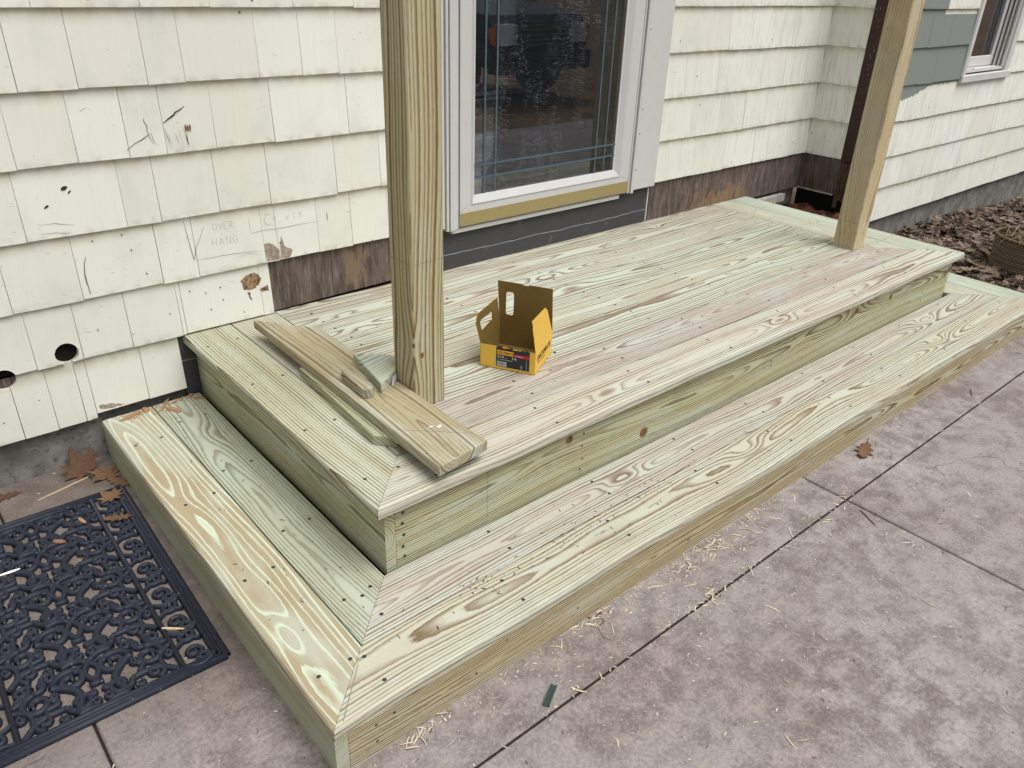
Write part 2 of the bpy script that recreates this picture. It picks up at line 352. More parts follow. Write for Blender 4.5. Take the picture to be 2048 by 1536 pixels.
M_leaf = leaf_mat('dry_leaf', srgb(84, 62, 46), srgb(112, 86, 62)); M_litter = leaf_mat('leaf_litter', srgb(44, 35, 29), srgb(132, 116, 100))
M_shav = leaf_mat('pine_shaving', srgb(192, 178, 140), srgb(214, 204, 178)); M_straw = leaf_mat('dry_straw', srgb(112, 96, 70), srgb(156, 138, 104))
M_bark = leaf_mat('bark_crumb', srgb(70, 52, 38), srgb(110, 84, 60))
M_vinyl = plain('white_vinyl', srgb(194, 194, 193), .42, .4, nscale=.5, namt=.05)
M_trim = plain('painted_trim', srgb(198, 197, 195), .5, .4, nscale=.6, namt=.06)
M_gold = plain('brushed_gold', srgb(160, 146, 100), .38, .5, .25, nscale=.8, namt=.08)
M_dark = plain('dark_void', (.012, .012, .012), .9, .1)
M_screw = plain('screw_head', srgb(58, 66, 62), .5, .5, .4)
M_mute = plain('glazing_grille', srgb(72, 92, 102), .4, .5)
M_winframe = plain('window_vinyl', srgb(200, 199, 197), .4, .4, nscale=.6, namt=.05)
M_pencil = plain('pencil', srgb(122, 122, 116), .8, .1, nscale=5, namt=.3)
M_scratch = plain('dark_scratch', srgb(64, 56, 50), .9, .1, nscale=5, namt=.4)
g = NG('torn_paint'); P = g.pos(); n = g.noise(P, 2.4, 4, .7); M_torn = g.fin(g.mix(g.mr(n, .38, .62), srgb(98, 76, 58), srgb(166, 142, 110)), .9, .1)
g = NG('bare_grey'); P = g.pos(); n = g.noise(P, 2.0, 4, .7); M_bare = g.fin(g.mix(g.mr(n, .38, .62), srgb(142, 128, 112), srgb(172, 160, 146)), .9, .1)
# dark brown corner strip with flaking specks
g = NG('brown_corner_paint'); P = g.pos(); n = g.noise(g.vm('MULTIPLY', P, (1.6, 1.6, .7)), 1.5, 4, .7)
zf = g.mr(g.sep(P)[2], 26, 36, 0, 1)
c = g.mix(g.m_('MULTIPLY', g.mr(n, .60, .68), zf), srgb(52, 34, 30), srgb(150, 142, 136)); M_corner = g.fin(c, .6, .35)
# rubber
g = NG('mat_rubber'); P = g.pos(); n = g.noise(P, 2.5, 4, .7)
c = g.mix(g.mr(n, .5, .8), srgb(20, 26, 40), srgb(38, 45, 60)); c = g.mix(g.mr(g.vor(P, 1.2), .06, .09, .7, 0), c, srgb(130, 134, 140)); M_rub = g.fin(c, .62, .45)
# glass
def glass_mat(name, tintc, refl, dirt):
    g = NG(name); P = g.pos()
    tr = g.t.nodes.new('ShaderNodeBsdfTransparent'); tr.inputs[0].default_value = tintc
    gl = g.t.nodes.new('ShaderNodeBsdfGlossy'); gl.inputs['Roughness'].default_value = .015; gl.inputs[0].default_value = (.92, .95, 1, 1)
    fr = g.t.nodes.new('ShaderNodeFresnel'); fr.inputs[0].default_value = 1.52
    mx = g.t.nodes.new('ShaderNodeMixShader'); g.set(mx.inputs[0], g.m_('MULTIPLY_ADD', fr.outputs[0], 1.5, refl, clamp=True))
    g.t.links.new(tr.outputs[0], mx.inputs[1]); g.t.links.new(gl.outputs[0], mx.inputs[2])
    df = g.t.nodes.new('ShaderNodeBsdfDiffuse'); df.inputs[0].default_value = (.62, .66, .72, 1)
    mx2 = g.t.nodes.new('ShaderNodeMixShader')
    st = g.noise(g.vm('MULTIPLY', P, (3.2, 3.2, .45)), 1.0, 5, .75)
    spots = g.m_('MULTIPLY', g.mr(g.vor(g.vm('MULTIPLY', P, (5.5, 5.5, 3.6)), 1.0), .13, .24, 1, 0), g.m_('GREATER_THAN', g.noise(g.vm('MULTIPLY', P, (.5, .5, .12)), 1, 3, .7), .52))
    dm = g.m_('ADD', g.m_('MULTIPLY', g.mr(st, .55, .80), .06), g.m_('MULTIPLY', spots, .45))
    g.set(mx2.inputs[0], g.m_('MULTIPLY', g.m_('ADD', dm, .012), dirt, clamp=True))
    g.t.links.new(mx.outputs[0], mx2.inputs[1]); g.t.links.new(df.outputs[0], mx2.inputs[2]); g.t.links.new(mx2.outputs[0], g.out.inputs[0])
    return g.m
M_glass = glass_mat('dirty_glass', (.78, .82, .84, 1), .05, 1.0); M_glass2 = glass_mat('window_glass', (.7, .76, .78, 1), .04, .4)
M_indoor = plain('inner_door_paint', srgb(58, 50, 48), .45, .4, nscale=.5, namt=.1); M_inpanel = plain('inner_panel_edge', srgb(190, 188, 188), .5, .4)
# ================================================================ GROUND
def grid(mb, x0, x1, y0, y1, nx, ny, zf, mi=0, smooth=True):
    vs = []; fs = []
    for j in range(ny+1):
        for i in range(nx+1):
            x = x0+(x1-x0)*i/nx; y = y0+(y1-y0)*j/ny; vs.append((x, y, zf(x, y)))
    for j in range(ny):
        for i in range(nx):
            a = j*(nx+1)+i; fs.append((a, a+1, a+nx+2, a+nx+1))
    mb.add(vs, fs, mi, None, smooth)
m = MB()
gv = [(-9, 6000), (-9, -130), (-18, -235), (-18, -6000)]
m.add([(sx_*6000, yy, zz) for zz, yy in gv for sx_ in (-1, 1)], [(0, 2, 3, 1), (2, 4, 5, 3), (4, 6, 7, 5)])
tag(m.build('ground', M_drive), 'brown leaf strewn ground beyond the patio', kind='structure')
m = MB()
JY, JX = -56.6, 48.9; jw = .11
slabs = [(-160, -21.9, JY, .8), (-21.9, 48.9, JY, .8), (48.9, 122, JY, .8), (-160, JX, -130, JY), (JX, 290, -130, JY), (122, 290, JY, -49.5)]
def slabbox(x0, x1, y0, y1, cutx0, cutx1, cuty0, cuty1):
    a, b, c_, d_ = x0+(jw if cutx0 else 0), x1-(jw if cutx1 else 0), y0+(jw if cuty0 else 0), y1-(jw if cuty1 else 0)
    e = .12
    m.add([(a, c_, -3), (b, c_, -3), (b, d_, -3), (a, d_, -3), (a, c_, -e), (b, c_, -e), (b, d_, -e), (a, d_, -e), (a+e, c_+e, 0), (b-e, c_+e, 0), (b-e, d_-e, 0), (a+e, d_-e, 0)],
          [(0, 1, 5, 4), (1, 2, 6, 5), (2, 3, 7, 6), (3, 0, 4, 7), (4, 5, 9, 8), (5, 6, 10, 9), (6, 7, 11, 10), (7, 4, 8, 11), (8, 9, 10, 11)])
slabbox(-160, -21.7, JY, .3, 0, 1, 1, 0); slabbox(-21.7, JX, JY, .3, 1, 1, 1, 0); slabbox(JX, 121.5, JY, .3, 1, 0, 1, 0)
slabbox(-160, JX, -130, JY, 0, 1, 0, 1); slabbox(JX, 290, -130, JY, 1, 0, 0, 1); slabbox(121.5, 290, JY, -50, 0, 0, 1, 0)
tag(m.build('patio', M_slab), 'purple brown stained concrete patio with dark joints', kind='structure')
m = MB(); box(m, -160, 121.3, -50.2, .2, -4, -.22); box(m, -160, 290, -130, -50.21, -4, -.22)
tag(m.build('patio_joint_fill', M_joint), 'dark dirt filling the joints of the patio', kind='structure')
def mound(x, y):
    t = min(1, max(0, (-12-y)/38)); edge = -1.2*t
    zz = -3.2*(1-t)*min(1, max(0, (x-140)/90)) - .9 + edge*0 + 1.6*math.exp(-((y+13)/9)**2)*math.exp(-((x-168)/30)**2)
    return zz + 1.1*noise.noise(V((x*.11, y*.13, 3))) + .5*noise.noise(V((x*.4, y*.4, 7)))
m = MB(); grid(m, 100, 420, -49.7, 1, 160, 34, mound)
tag(m.build('soil', M_soil), 'dark soil bed beside the house to the right of the porch', kind='structure')
# ================================================================ HOUSE
house = tag(empty('house', (50, 3, 0)), 'cream shingle sided house with white storm door, side window and bare boards low down', 'house')
COURSE = [5.2, 12.3, 18.6, 25.3, 31.95, 38.62, 45.3] + [45.3+6.66*i for i in range(1, 9)]
def facey(z, i):       # how far the face stands off the wall at height z in course i
    return .80-.36*min(1.15, (z-COURSE[i])/6.65)
def shingle(mb, F, a, b, i, zb=None, top=None):
    """F: (origin, eU, eN) ; a..b along wall"""
    O, eU, eN = F; z0 = (COURSE[i] if zb is None else zb) + random.uniform(-.07, .07); z1 = COURSE[i]+7.3 if top is None else top
    g_ = random.uniform(.004, .028); a += g_; b -= g_
    j = random.uniform(-.03, .03); sk = random.uniform(-.07, .07)
    seed = random.uniform(0, 50)
    def p(u, z, o): return V(O)+V(eU)*u+V(eN)*o+V((0, 0, z))
    f0 = .80+j; f1 = .80-.36*(z1-COURSE[i])/6.65+j*.3
    c = .05
    vs = [p(a, z0, .05), p(b, z0+sk, .05), p(a, z0, f0-c), p(b, z0+sk, f0-c), p(a+.02, z0+c, f0), p(b-.02, z0+c+sk, f0), p(a, z1, f1), p(b, z1, f1), p(a, z1, 0), p(b, z1, 0)]
    fs = [(0, 1, 3, 2), (2, 3, 5, 4), (4, 5, 7, 6), (6, 7, 9, 8), (0, 2, 4, 6, 8), (1, 9, 7, 5, 3), (6, 7, 9, 8), (0, 8, 9, 1)]
    h = COURSE[i]
    bc = [(a if k % 2 == 0 else b, v.z-h, seed) for k, v in enumerate(vs)]
    mb.add(vs, fs, 0, dict(bc=bc))
def course(mb, F, u0, u1, i, joints=(), zb=None, top=None, wmin=5, wmax=13):
    js = [u for u in sorted(joints) if u0+.3 < u < u1-.3]
    pts = [u0]+js+[u1]; full = [u0]
    known0, known1 = (js[0], js[-1]) if js else (u1, u1)
    for q in pts[1:]:
        while q-full[-1] > 17: full.append(full[-1]+random.uniform(wmin, wmax))
        if q-full[-1] > .4: full.append(q)
        else: full[-1] = q
    for a, b in zip(full, full[1:]): shingle(mb, F, a, b, i, zb, top)
FW = (V((0, 0, 0)), V((1, 0, 0)), V((0, -1, 0)))
JL = {0: [-31, -24, -17.31, -14.14, -11.39, -4.81], 1: [-34, -27, -19.5, -10.28, -5.29, .05, .5, 9.61], 2: [-30, -23, -15.3, -8.98, -1.02, 2.87, 10.61, 12.31, 17.5, 22.07, 27.34],
      3: [-29, -20, -12.56, -3.48, -.08, 6.12, 12.03, 20.42, 26.5], 4: [-32, -22, -11.87, -6.67, -1.98, 1.67, 6.76, 13.26, 22.49], 5: [-28, -19, -10.27, -5.31, .93, 4.52, 12.35, 17.26, 21.69],
      6: [-25, -16, -7.73, 1.38, 7.93, 16.85, 24]}
JR = {2: [82.56, 89.38, 98.05, 107.24, 111.77, 119.06], 3: [87.16, 95, 102.32, 109, 116.01], 4: [84.33, 93.02, 105.89, 113, 119.99], 5: [94.55, 106.97, 113.7], 6: [86, 99, 112, 119.5]}
mL = MB()
course(mL, FW, -150, -24, 0, [-31], top=12.9); course(mL, FW, -150, -24.5, 1, [-34]); course(mL, FW, -5.29, 10.9, 1, JL[1]); course(mL, FW, -10.3, -.6, 0, [-4.81], zb=5.72, top=12.9)
for i in range(2, len(COURSE)): course(mL, FW, -150, 33, i, JL.get(i, ()))
for i in range(2, len(COURSE)): course(mL, FW, 78.9, 125.95, i, JR.get(i, ()))
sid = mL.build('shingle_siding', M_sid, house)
# the shingles round two vent holes, cut through
import bmesh as _bm
mH = MB(); course(mH, FW, -24, -10.3, 0, [-17.31, -14.14, -11.39], top=12.9); course(mH, FW, -24.5, -5.29, 1, [-19.5, -14.6, -10.28])
hs_ = mH.build('shingle_siding', M_sid, house)
cut = MB()
for cx, cz in ((-11.7, 13.35), (-17.65, 12.1)):
    n = 28; R_ = 1.12
    vs = [(cx+R_*math.cos(2*math.pi*k/n)*(1+.03*math.sin(3*k)), yy, cz+R_*math.sin(2*math.pi*k/n)) for yy in (-2, 1) for k in range(n)]
    cut.add(vs, [list(range(n)), list(range(2*n-1, n-1, -1))]+[(k, n+k, n+(k+1) % n, (k+1) % n) for k in range(n)])
co = cut.build('cutter', M_dark)
for ob_ in (co, hs_):
    bmx = _bm.new(); bmx.from_mesh(ob_.data); _bm.ops.recalc_face_normals(bmx, faces=bmx.faces); bmx.to_mesh(ob_.data); bmx.free()
md = hs_.modifiers.new('cut', 'BOOLEAN'); md.operation = 'DIFFERENCE'; md.object = co; md.solver = 'EXACT'; md.use_self = True
bpy.context.view_layer.update()
dg = bpy.context.evaluated_depsgraph_get(); new = bpy.data.meshes.new_from_object(hs_.evaluated_get(dg)); hs_.modifiers.clear(); hs_.data = new
new.materials.clear(); new.materials.append(M_sid)
for p_ in new.polygons: p_.material_index = 0
if 'bc' in new.attributes: new.attributes.remove(new.attributes['bc'])
at_ = new.attributes.new('bc', 'FLOAT_VECTOR', 'POINT')
for i_, v_ in enumerate(new.vertices):
    zz = v_.co.z/IN; ci = 0 if (zz < 12.1 or v_.co.y/IN > -.55 and zz < 12.95) else 1
    at_.data[i_].vector = (v_.co.x/IN, zz-COURSE[ci], 7.3)
bpy.data.objects.remove(co)
for k, (cx, cz) in enumerate(((-11.7, 13.35), (-17.65, 12.1))):
    m = MB(); n = 24
    for (ra, ya, rb, yb, mi) in ((1.17, -.42, 1.17, 3.4, 0), (1.17, 3.4, .02, 3.5, 0)):
        vs = [(cx+rr_*math.cos(2*math.pi*q/n), yy, cz+rr_*math.sin(2*math.pi*q/n)) for (rr_, yy) in ((ra, ya), (rb, yb)) for q in range(n)]
        m.add(vs, [(q, n+q, n+(q+1) % n, (q+1) % n) for q in range(n)], mi, None, True)
    ho = m.build('vent_hole', M_dark, house)
    m = MB()   # crumpled silver scrap in the pipe
    m.add([(cx-.55, 1.0, cz-.1), (cx+.1, 1.3, cz+.75), (cx+.35, .8, cz+.55), (cx-.1, .7, cz+.1), (cx-.35, .6, cz-.25)], [(0, 3, 1), (3, 2, 1), (0, 4, 3)])
    if k == 0: m.build('foil_scrap', plain('foil', srgb(170, 172, 176), .4, .5, .6), ho)
# backing behind the shingles, sheathing, membrane, foundation
m = MB(); box(m, -150, 36, .02, 4, 12, 100); box(m, 73.5, 126.9, .02, 4, 12, 100); box(m, 36, 73.5, .02, 4, 98, 100)
m.build('wall', M_dark, house)
m = MB(); box(m, -150, 127, .9, 8, -6, 12.0); m.build('foundation', M_found, house)
m = MB(); box(m, -150, 127, .31, .95, -3, 5.5); m.build('foundation', M_found, house)
m = MB(); box(m, -150, -.6, .02, .9, 5.5, 12.2, 0); m.build('sill_board', M_sheath, house)
m = MB()   # sheathing board, left of the door and right of it
m.add([(11.0, -.3, 12.32), (35.9, -.3, 12.75), (35.9, -.3, 18.9), (11.0, -.3, 18.9), (11.0, .5, 12.32), (35.9, .5, 12.75), (35.9, .5, 18.9), (11.0, .5, 18.9)],
      [(0, 1, 2, 3), (4, 7, 6, 5), (0, 4, 5, 1), (1, 5, 6, 2), (2, 6, 7, 3), (3, 7, 4, 0)])
m.build('sheathing_board', M_sheath, house)
m = MB(); box(m, 79.0, 126.6, -.3, .5, 11.55, 19, ch=.06); m.build('sheathing_board', M_sheath, house)
m = MB(); box(m, -.62, 10, -.22, .3, 3.5, 12.0); m.build('membrane_strip', M_memb, house)
m = MB(); box(m, 35.9, 78.25, -.34, .3, 11.5, 18.3); memb = m.build('membrane_strip', M_memb, house)
def ribbon(mb, pts, wd, z_off=0, side=V((0, -1, 0)), mi=0, taper=False):
    """flat ribbon lying on a surface with outward normal `side`"""
    n = len(pts)
    L = []; R_ = []
    for i, p in enumerate(pts):
        a = V(pts[max(0, i-1)]); b = V(pts[min(n-1, i+1)]); t = (b-a).normalized(); s = t.cross(side).normalized()
        ww = wd*(1 if not taper else (.35+.65*math.sin(math.pi*min(.97, max(.03, i/(n-1))))))*random.uniform(.8, 1.2)/2
        L.append(V(p)+s*ww+side*.012); R_.append(V(p)-s*ww+side*.012)
    mb.add(L+R_, [(i, i+1, n+i+1, n+i) for i in range(n-1)], mi)
def dense(pts, step=.5, wob=.02):
    out = []
    for a, b in zip(pts, pts[1:]):
        a = V(a); b = V(b); k = max(1, int((b-a).length/step))
        for i in range(k): q = a.lerp(b, i/k); out.append(q+V((random.gauss(0, wob), 0, random.gauss(0, wob))))
    out.append(V(pts[-1])); return out
m = MB(); ribbon(m, dense([(36.1, -.345, 14.30), (44, -.345, 14.22), (49, -.345, 14.18), (54, -.345, 14.32), (58.5, -.345, 14.12), (62, -.345, 14.22), (66, -.345, 14.10), (72, -.345, 14.2), (78.2, -.345, 14.32)], 1, .03), .10)
m.build('chalk_line', plain('chalk', srgb(150, 156, 166), .9, .1), memb); m = MB(); ribbon(m, dense([(-.55, -.235, 9.0), (1.15, -.235, 8.9)], 1, .01), .08)
m.build('chalk_line', plain('chalk2', srgb(150, 156, 166), .9, .1), memb)
m = MB(); box(m, 78.28, 78.55, -.45, .2, 12.3, 17.9); m.build('edge_strip', M_trim, house)
m = MB(); box(m, 78.6, 79.0, -.25, .2, 11.5, 18.4); m.build('dark_gap', M_dark, house)
# interior corner strip and the short return wall (faces -x)
XS = 126.55
m = MB(); box(m, XS-.55, XS+.1, -.62, -.1, 18.3, 100); m.build('corner_bead', M_sid, house)
FS = (V((XS, 0, 0)), V((0, -1, 0)), V((-1, 0, 0)))
mS = MB()
for i in range(2, len(COURSE)): course(mS, FS, .55, 8.55, i, ())
sid2 = mS.build('shingle_siding', M_sid, house)
m = MB(); box(m, XS, XS+4, -12.3, 0, 11.4, 100); m.build('wall', M_dark, house)
m = MB(); box(m, XS-.35, XS+.02, -8.9, -.32, 11.5, 18.9, ch=.03); m.build('sheathing_board', M_sheath, house)
m = MB(); box(m, XS-.55, XS-.36, -8.3, -.5, 11.45, 11.75); m.build('lath_strip', M_greyboard, house)
m = MB(); box(m, XS-.75, XS+.2, -12.45, -8.56, 18.4, 100, ch=.04); m.build('corner_strip', M_corner, house)
m = MB()
for k in range(5):
    y0 = -12.3+k*.72
    box(m, XS-.7+random.uniform(0, .3), XS+.3, y0, y0+.68, 8.6+random.uniform(0, 2.6), 18.4-random.uniform(0, .5), ch=.05)
m.build('rotten_corner_wood', M_rot, house)
# right wall (faces -y) at y=-12
KY = -11.9
FR = (V((0, KY, 0)), V((1, 0, 0)), V((0, -1, 0)))
JW = {0: [137, 153, 168.9+1.5, 183, 197, 210], 1: [144, 157.85+1.5, 172, 185.5, 200.3, 214], 2: [148, 163, 186.8, 201, 219], 3: [139, 152, 166, 181.7, 193, 206], 4: [134, 141.5, 188, 199, 212], 5: [141.7, 150.5, 190, 203], 6: [146.6, 152, 188.5, 201]}
mR = MB()
for i in range(0, len(COURSE)):
    zb = 5.5 if i == 0 else None
    if i < 4: course(mR, FR, 126.9, 420, i, JW.get(i, ()), zb)
    else:
        course(mR, FR, 126.9, 161.3, i, JW.get(i, ())); course(mR, FR, 185.9, 420, i, JW.get(i, ()))
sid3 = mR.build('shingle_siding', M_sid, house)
m = MB(); box(m, 126.95, 162, KY+.02, KY+4, 5, 100); box(m, 184.5, 420, KY+.02, KY+4, 5, 100); box(m, 162, 184.5, KY+.02, KY+4, 5, 32); m.build('wall', M_dark, house)
m = MB(); box(m, 127.2, 420, KY+.35, KY+8, -9, 5.6); m.build('foundation', M_found, house)
m = MB(); box(m, XS+.3, 127.25, -11.5, 0, -2, 11.4); m.build('gap_shade_panel', M_dark, house)  # black panel painted in as the shade of the gap below the sheathing
# window
win = empty('window', (173, KY, 32)); win.parent = house; win.matrix_parent_inverse = Matrix.Translation(-V(house.location))
def wpart(name, mbx, mat):
    o = mbx.build(name, mat); o.parent = win; o.matrix_parent_inverse = Matrix.Translation(-V(win.location)); return o
F0 = KY-.95
m = MB(); box(m, 160.9, 162.9, F0, KY+.5, 32.6, 80, ch=.1); box(m, 183.6, 186.0, F0, KY+.5, 32.6, 80, ch=.1); box(m, 161.15, 161.9, F0-.12, F0+.1, 32.7, 80); wpart('casing', m, M_trim)
m = MB(); box(m, 160.9, 187.0, F0-.35, KY+.5, 31.1, 32.6, ch=.12); wpart('sill', m, M_trim)
m = MB()
box(m, 162.9, 183.6, F0+.6, KY+3.4, 32.9, 33.5)
for k, (a, b) in enumerate(((0.5, .9), (1.3, 1.6), (2.0, 2.4))): box(m, 182.9-k*.35, 183.6, KY+a-1.0, KY+b-1.0, 33.5, 80)
box(m, 162.9, 163.5, F0+.8, KY+3, 33.5, 80)
wpart('track', m, M_winframe)
GY = KY+2.0
m = MB(); box(m, 163.5, 182.6, GY-.3, GY+.5, 33.6, 35.7, ch=.12); box(m, 181.0, 182.6, GY-.3, GY+.5, 35.7, 80, ch=.1); box(m, 163.5, 165.6, GY-.3, GY+.5, 35.7, 80, ch=.1); wpart('sash', m, M_winframe)
m = MB(); box(m, 165.6, 181.0, GY, GY+.12, 35.7, 80); wpart('glass_pane', m, M_glass2)
m = MB(); box(m, 165.6, 181.0, GY+.15, GY+.4, 44.1, 44.8); box(m, 171.3, 171.7, GY+.15, GY+.4, 35.7, 80); wpart('muntin', m, plain('muntin_green', srgb(128, 140, 132), .5, .4))
m = MB(); box(m, 162, 184.5, GY+6, GY+6.2, 30, 82); box(m, 162, 184.5, GY+.6, GY+6, 80, 82); wpart('room_interior', m, plain('room_dark', (.02, .022, .022), .9, .1))
m = MB()
for k in range(9): box(m, 166+k*1.7, 166+k*1.7+.8, GY+3+random.uniform(-.3, .3), GY+3.2, 33, 80)
wpart('curtain', m, plain('curtain', srgb(70, 72, 72), .9, .1))
m = MB(); ribbon(m, dense([(167, F0+1.4, 33.52), (168.5, F0+1.0, 33.52), (169.6, F0+1.3, 33.52)], .3, 0), .35, side=V((0, 0, 1))); wpart('dirt_on_sill', m, M_dark)
# door ------------------------------------------------------------
door = empty('storm_door', (55, -1, 18)); door.parent = house; door.matrix_parent_inverse = Matrix.Translation(-V(house.location))
def dpart(name, mbx, mat):
    o = mbx.build(name, mat); o.parent = door; o.matrix_parent_inverse = Matrix.Translation(-V(door.location)); return o
m = MB(); box(m, 73.3, 78.85, -1.25, .1, 18.35, 99, ch=.06); m.build('door_trim', M_trim, house)
m = MB(); box(m, 31.0, 35.9, -1.25, .1, 18.35, 99, ch=.06); m.build('door_trim', M_trim, house)
m = MB(); box(m, 35.9, 73.3, -1.25, .1, 97, 101, ch=.06); m.build('door_trim', M_trim, house)
m = MB()
for a, b, y0 in ((35.95, 36.35, -1.55), (36.45, 37.15, -1.7), (37.25, 37.75, -1.45), (37.75, 38.15, -1.2)): box(m, a, b, y0, .1, 18.0, 97, ch=.05)
for a, b, y0 in ((72.15, 72.5, -1.3), (72.6, 73.25, -1.6)): box(m, a, b, y0, .1, 18.0, 97, ch=.05)
m.build('door_jamb', M_vinyl, house)
DY = -1.35
def mitre_frame(mb, x0, x1, z0, z1, wl, wr, wb, y, yb, dep, mi=0):
    """frame with mitred corners; face slopes from y at outer to yb at inner; dep back"""
    o = [(x0, z0), (x1, z0), (x1, z1), (x0, z1)]; i_ = [(x0+wl, z0+wb), (x1-wr, z0+wb), (x1-wr, z1-wb), (x0+wl, z1-wb)]
    vs = [(a, y, b) for a, b in o]+[(a, yb, b) for a, b in i_]+[(a, dep, b) for a, b in i_]+[(a, dep, b) for a, b in o]
    fs = []
    for k in range(4):
        j = (k+1) % 4; fs += [(k, j, 4+j, 4+k), (4+k, 4+j, 8+j, 8+k), (12+k, 12+j, j, k)]
    mb.add(vs, fs, mi)
m = MB()
mitre_frame(m, 38.28, 71.95, 20.1, 96, 1.75, 2.0, .80, DY, DY, -.4)
mitre_frame(m, 40.03, 69.95, 20.9, 95.2, .25, .35, .25, DY+.02, DY-.1, -.4)
mitre_frame(m, 40.28, 69.6, 21.15, 94.9, .55, .75, .95, DY-.12, DY+.28, -.4)
mitre_frame(m, 40.83, 68.85, 22.1, 94, .10, .45, .12, DY+.30, -1.0, -.4)
box(m, 38.28, 71.95, DY, -.4, 18.35, 20.09)
dpart('frame', m, M_vinyl)
m = MB()   # dark mitre seams
for a, b in (((38.35, 20.15), (40.8, 22.1)), ((71.9, 20.15), (68.5, 22.1))):
    m = MB(); ribbon(m, [(a[0], DY-.0, a[1]), ((a[0]*.5+b[0]*.5), DY-.02, (a[1]+b[1])/2)], .03); dpart('seam', m, M_pencil)
m = MB(); box(m, 38.35, 71.9, DY-.08, DY-.005, 18.3, 20.1, ch=.02); dpart('kick_plate', m, M_gold)
m = MB(); box(m, 40.9, 68.5, -.98, -.86, 22.15, 94); dpart('glass_pane', m, M_glass)
m = MB()
for x in (42.6, 44.55, 64.25, 66.2): box(m, x-.13, x+.13, -1.03, -.99, 22.2, 94)
for z in (24.45, 26.15): box(m, 40.9, 68.5, -1.045, -.985, z-.13, z+.13)
dpart('grille', m, M_mute)
m = MB(); box(m, 37.2, 70.6, -1.0, -.1, 17.35, 17.95, ch=.05); box(m, 36.2, 72.5, -.7, .1, 17.95, 18.2); m.build('threshold', M_winframe, house)
inner = m = MB()
box(m, 36, 73.5, 2.6, 4, 17, 99)
ind = m.build('inner_door', M_indoor, house)
m = MB()
for (a, b, c0, c1) in ((43.4, 52.4, 13, 30), (56.9, 66.9, 13, 30), (43.4, 52.4, 34, 60), (56.9, 66.9, 34, 60)):
    mitre_frame(m, a-1.8, b+.2, c0-.3, c1-1.2, .3, .3, .25, 2.45, 2.35, 2.7); mitre_frame(m, a-1.2, b-.4, c0+.3, c1-1.7, .35, .35, .5, 2.5, 2.6, 2.7)
o_ = m.build('raised_panel', M_inpanel); o_.parent = ind; o_.matrix_parent_inverse = Matrix.Identity(4)
m = MB(); box(m, 35.9, 36.0, -.1, 3.9, 17, 99); box(m, 73.45, 73.55, -.1, 3.9, 17, 99); box(m, 36, 73.5, -.1, 3.9, 17.0, 17.3); m.build('door_reveal', M_indoor, house)
# torn screw hole and little nails in trim
for z in (42.2, 30.9, 27.2, 21.6):
    m = MB(); box(m, 73.22, 73.42, -1.62, -1.5, z, z+.14); m.build('trim_nail', M_bark, house)
# ---- marks and writing on the left wall
def wy(x, z):
    i = max(k for k in range(len(COURSE)) if COURSE[k] <= z+.001)
    return -(facey(z, i)+.045)
def wallpts(P2): return [V((x, wy(x, z), z)) for x, z in P2]
def stroke(mb, P2, wd, step=.35, wob=.012, taper=True):
    q = dense([(x, 0, z) for x, z in P2], step, wob); q = [V((p.x, wy(p.x, p.z), p.z)) for p in q]; ribbon(mb, q, wd, taper=taper)
def mark(name, mat_, strokes, par=None):
    m = MB()
    for st in strokes: stroke(m, *st)
    return m.build(name, mat_, par or house)
ru = random.uniform
mark('scratch', M_scratch, [([(-2.23, 32.7), (-1.4, 33.25), (-.68, 33.53), (.26, 34.1)], .07)])
mark('scratch', M_scratch, [([(1.64, 34.95), (2.3, 35.3), (2.71, 35.57), (4.04, 36.37)], .13, .2, .03)])
mark('scratch', M_scratch, [([(3.87, 33.8), (3.8, 33.2), (3.9, 32.6)], .08)])
mark('scratch', M_scratch, [([(0.0, 35.6), (-.1, 35.3), (.1, 34.9), (.02, 34.1)], .06)])
mark('scratch', M_scratch, [([(.1, 34.3), (.2, 33.6), (.45, 33.05)], .04)])
mark('scratch', M_scratch, [([(.35, 34.2), (.5, 33.3), (.8, 32.9)], .035)])
for k in range(7): x = ru(1.7, 3.6); mark('scratch', M_scratch, [([(x, 34.6-ru(0, .8)), (x+.3, 33.2-ru(0, .9))], .02)])
mark('scratch', M_scratch, [([(-11.23, 26.73), (-9.88, 26.69), (-8.25, 26.27)], .035)])
mark('scratch', M_scratch, [([(-11.29, 25.88), (-10.08, 25.82), (-8.83, 25.58)], .04)])
mark('scratch', M_scratch, [([(-7.87, 22.97), (-8.2, 22.2), (-8.36, 21.23), (-8.35, 20.4), (-8.25, 19.11)], .08)])
mark('scratch', M_scratch, [([(-5.6, 36.6), (-5.0, 36.9)], .06)])
for x, z, q in ((-8.37, 29.8, .45), (-8.0, 29.4, .22), (-10.24, 28.3, .3)):
    m = MB(); ribbon(m, wallpts([(x-q*.7, z-.1), (x-q*.2, z+.02), (x+q*.2, z+.08), (x+q*.6, z+.15)]), q*.8, taper=True); m.build('dent', M_scratch, house)
for k in range(16): x = ru(-16, -2); z = ru(19.2, 30.5); mark('scratch', M_scratch, [([(x, z), (x+ru(.1, .35), z-ru(.02, .2))], .045)])
for x, z in ((-4.2, 24.6), (1.5, 17.2), (-2.6, 20.2), (-3.6, 22.9), (3.2, 16.6), (4.9, 16.9), (5.0, 15.4), (3.5, 14.6), (-8.4, 15.2), (7.2, 13.4), (-1.0, 15.2)):
    mark('nail_hole', M_scratch, [([(x, z), (x+.08, z-.22)], .13, .1, .01)])
mark('gouge', M_torn, [([(3.85+k*.22, 34.62), (3.83+k*.22, 33.95)], .22, .2, .02) for k in range(3)])
mark('pencil_line', M_pencil, [([(2.14, 24.9), (2.31, 22.73), (2.54, 20.49), (3.0, 21.9), (3.45, 22.6), (4.14, 23.92)], .075)])
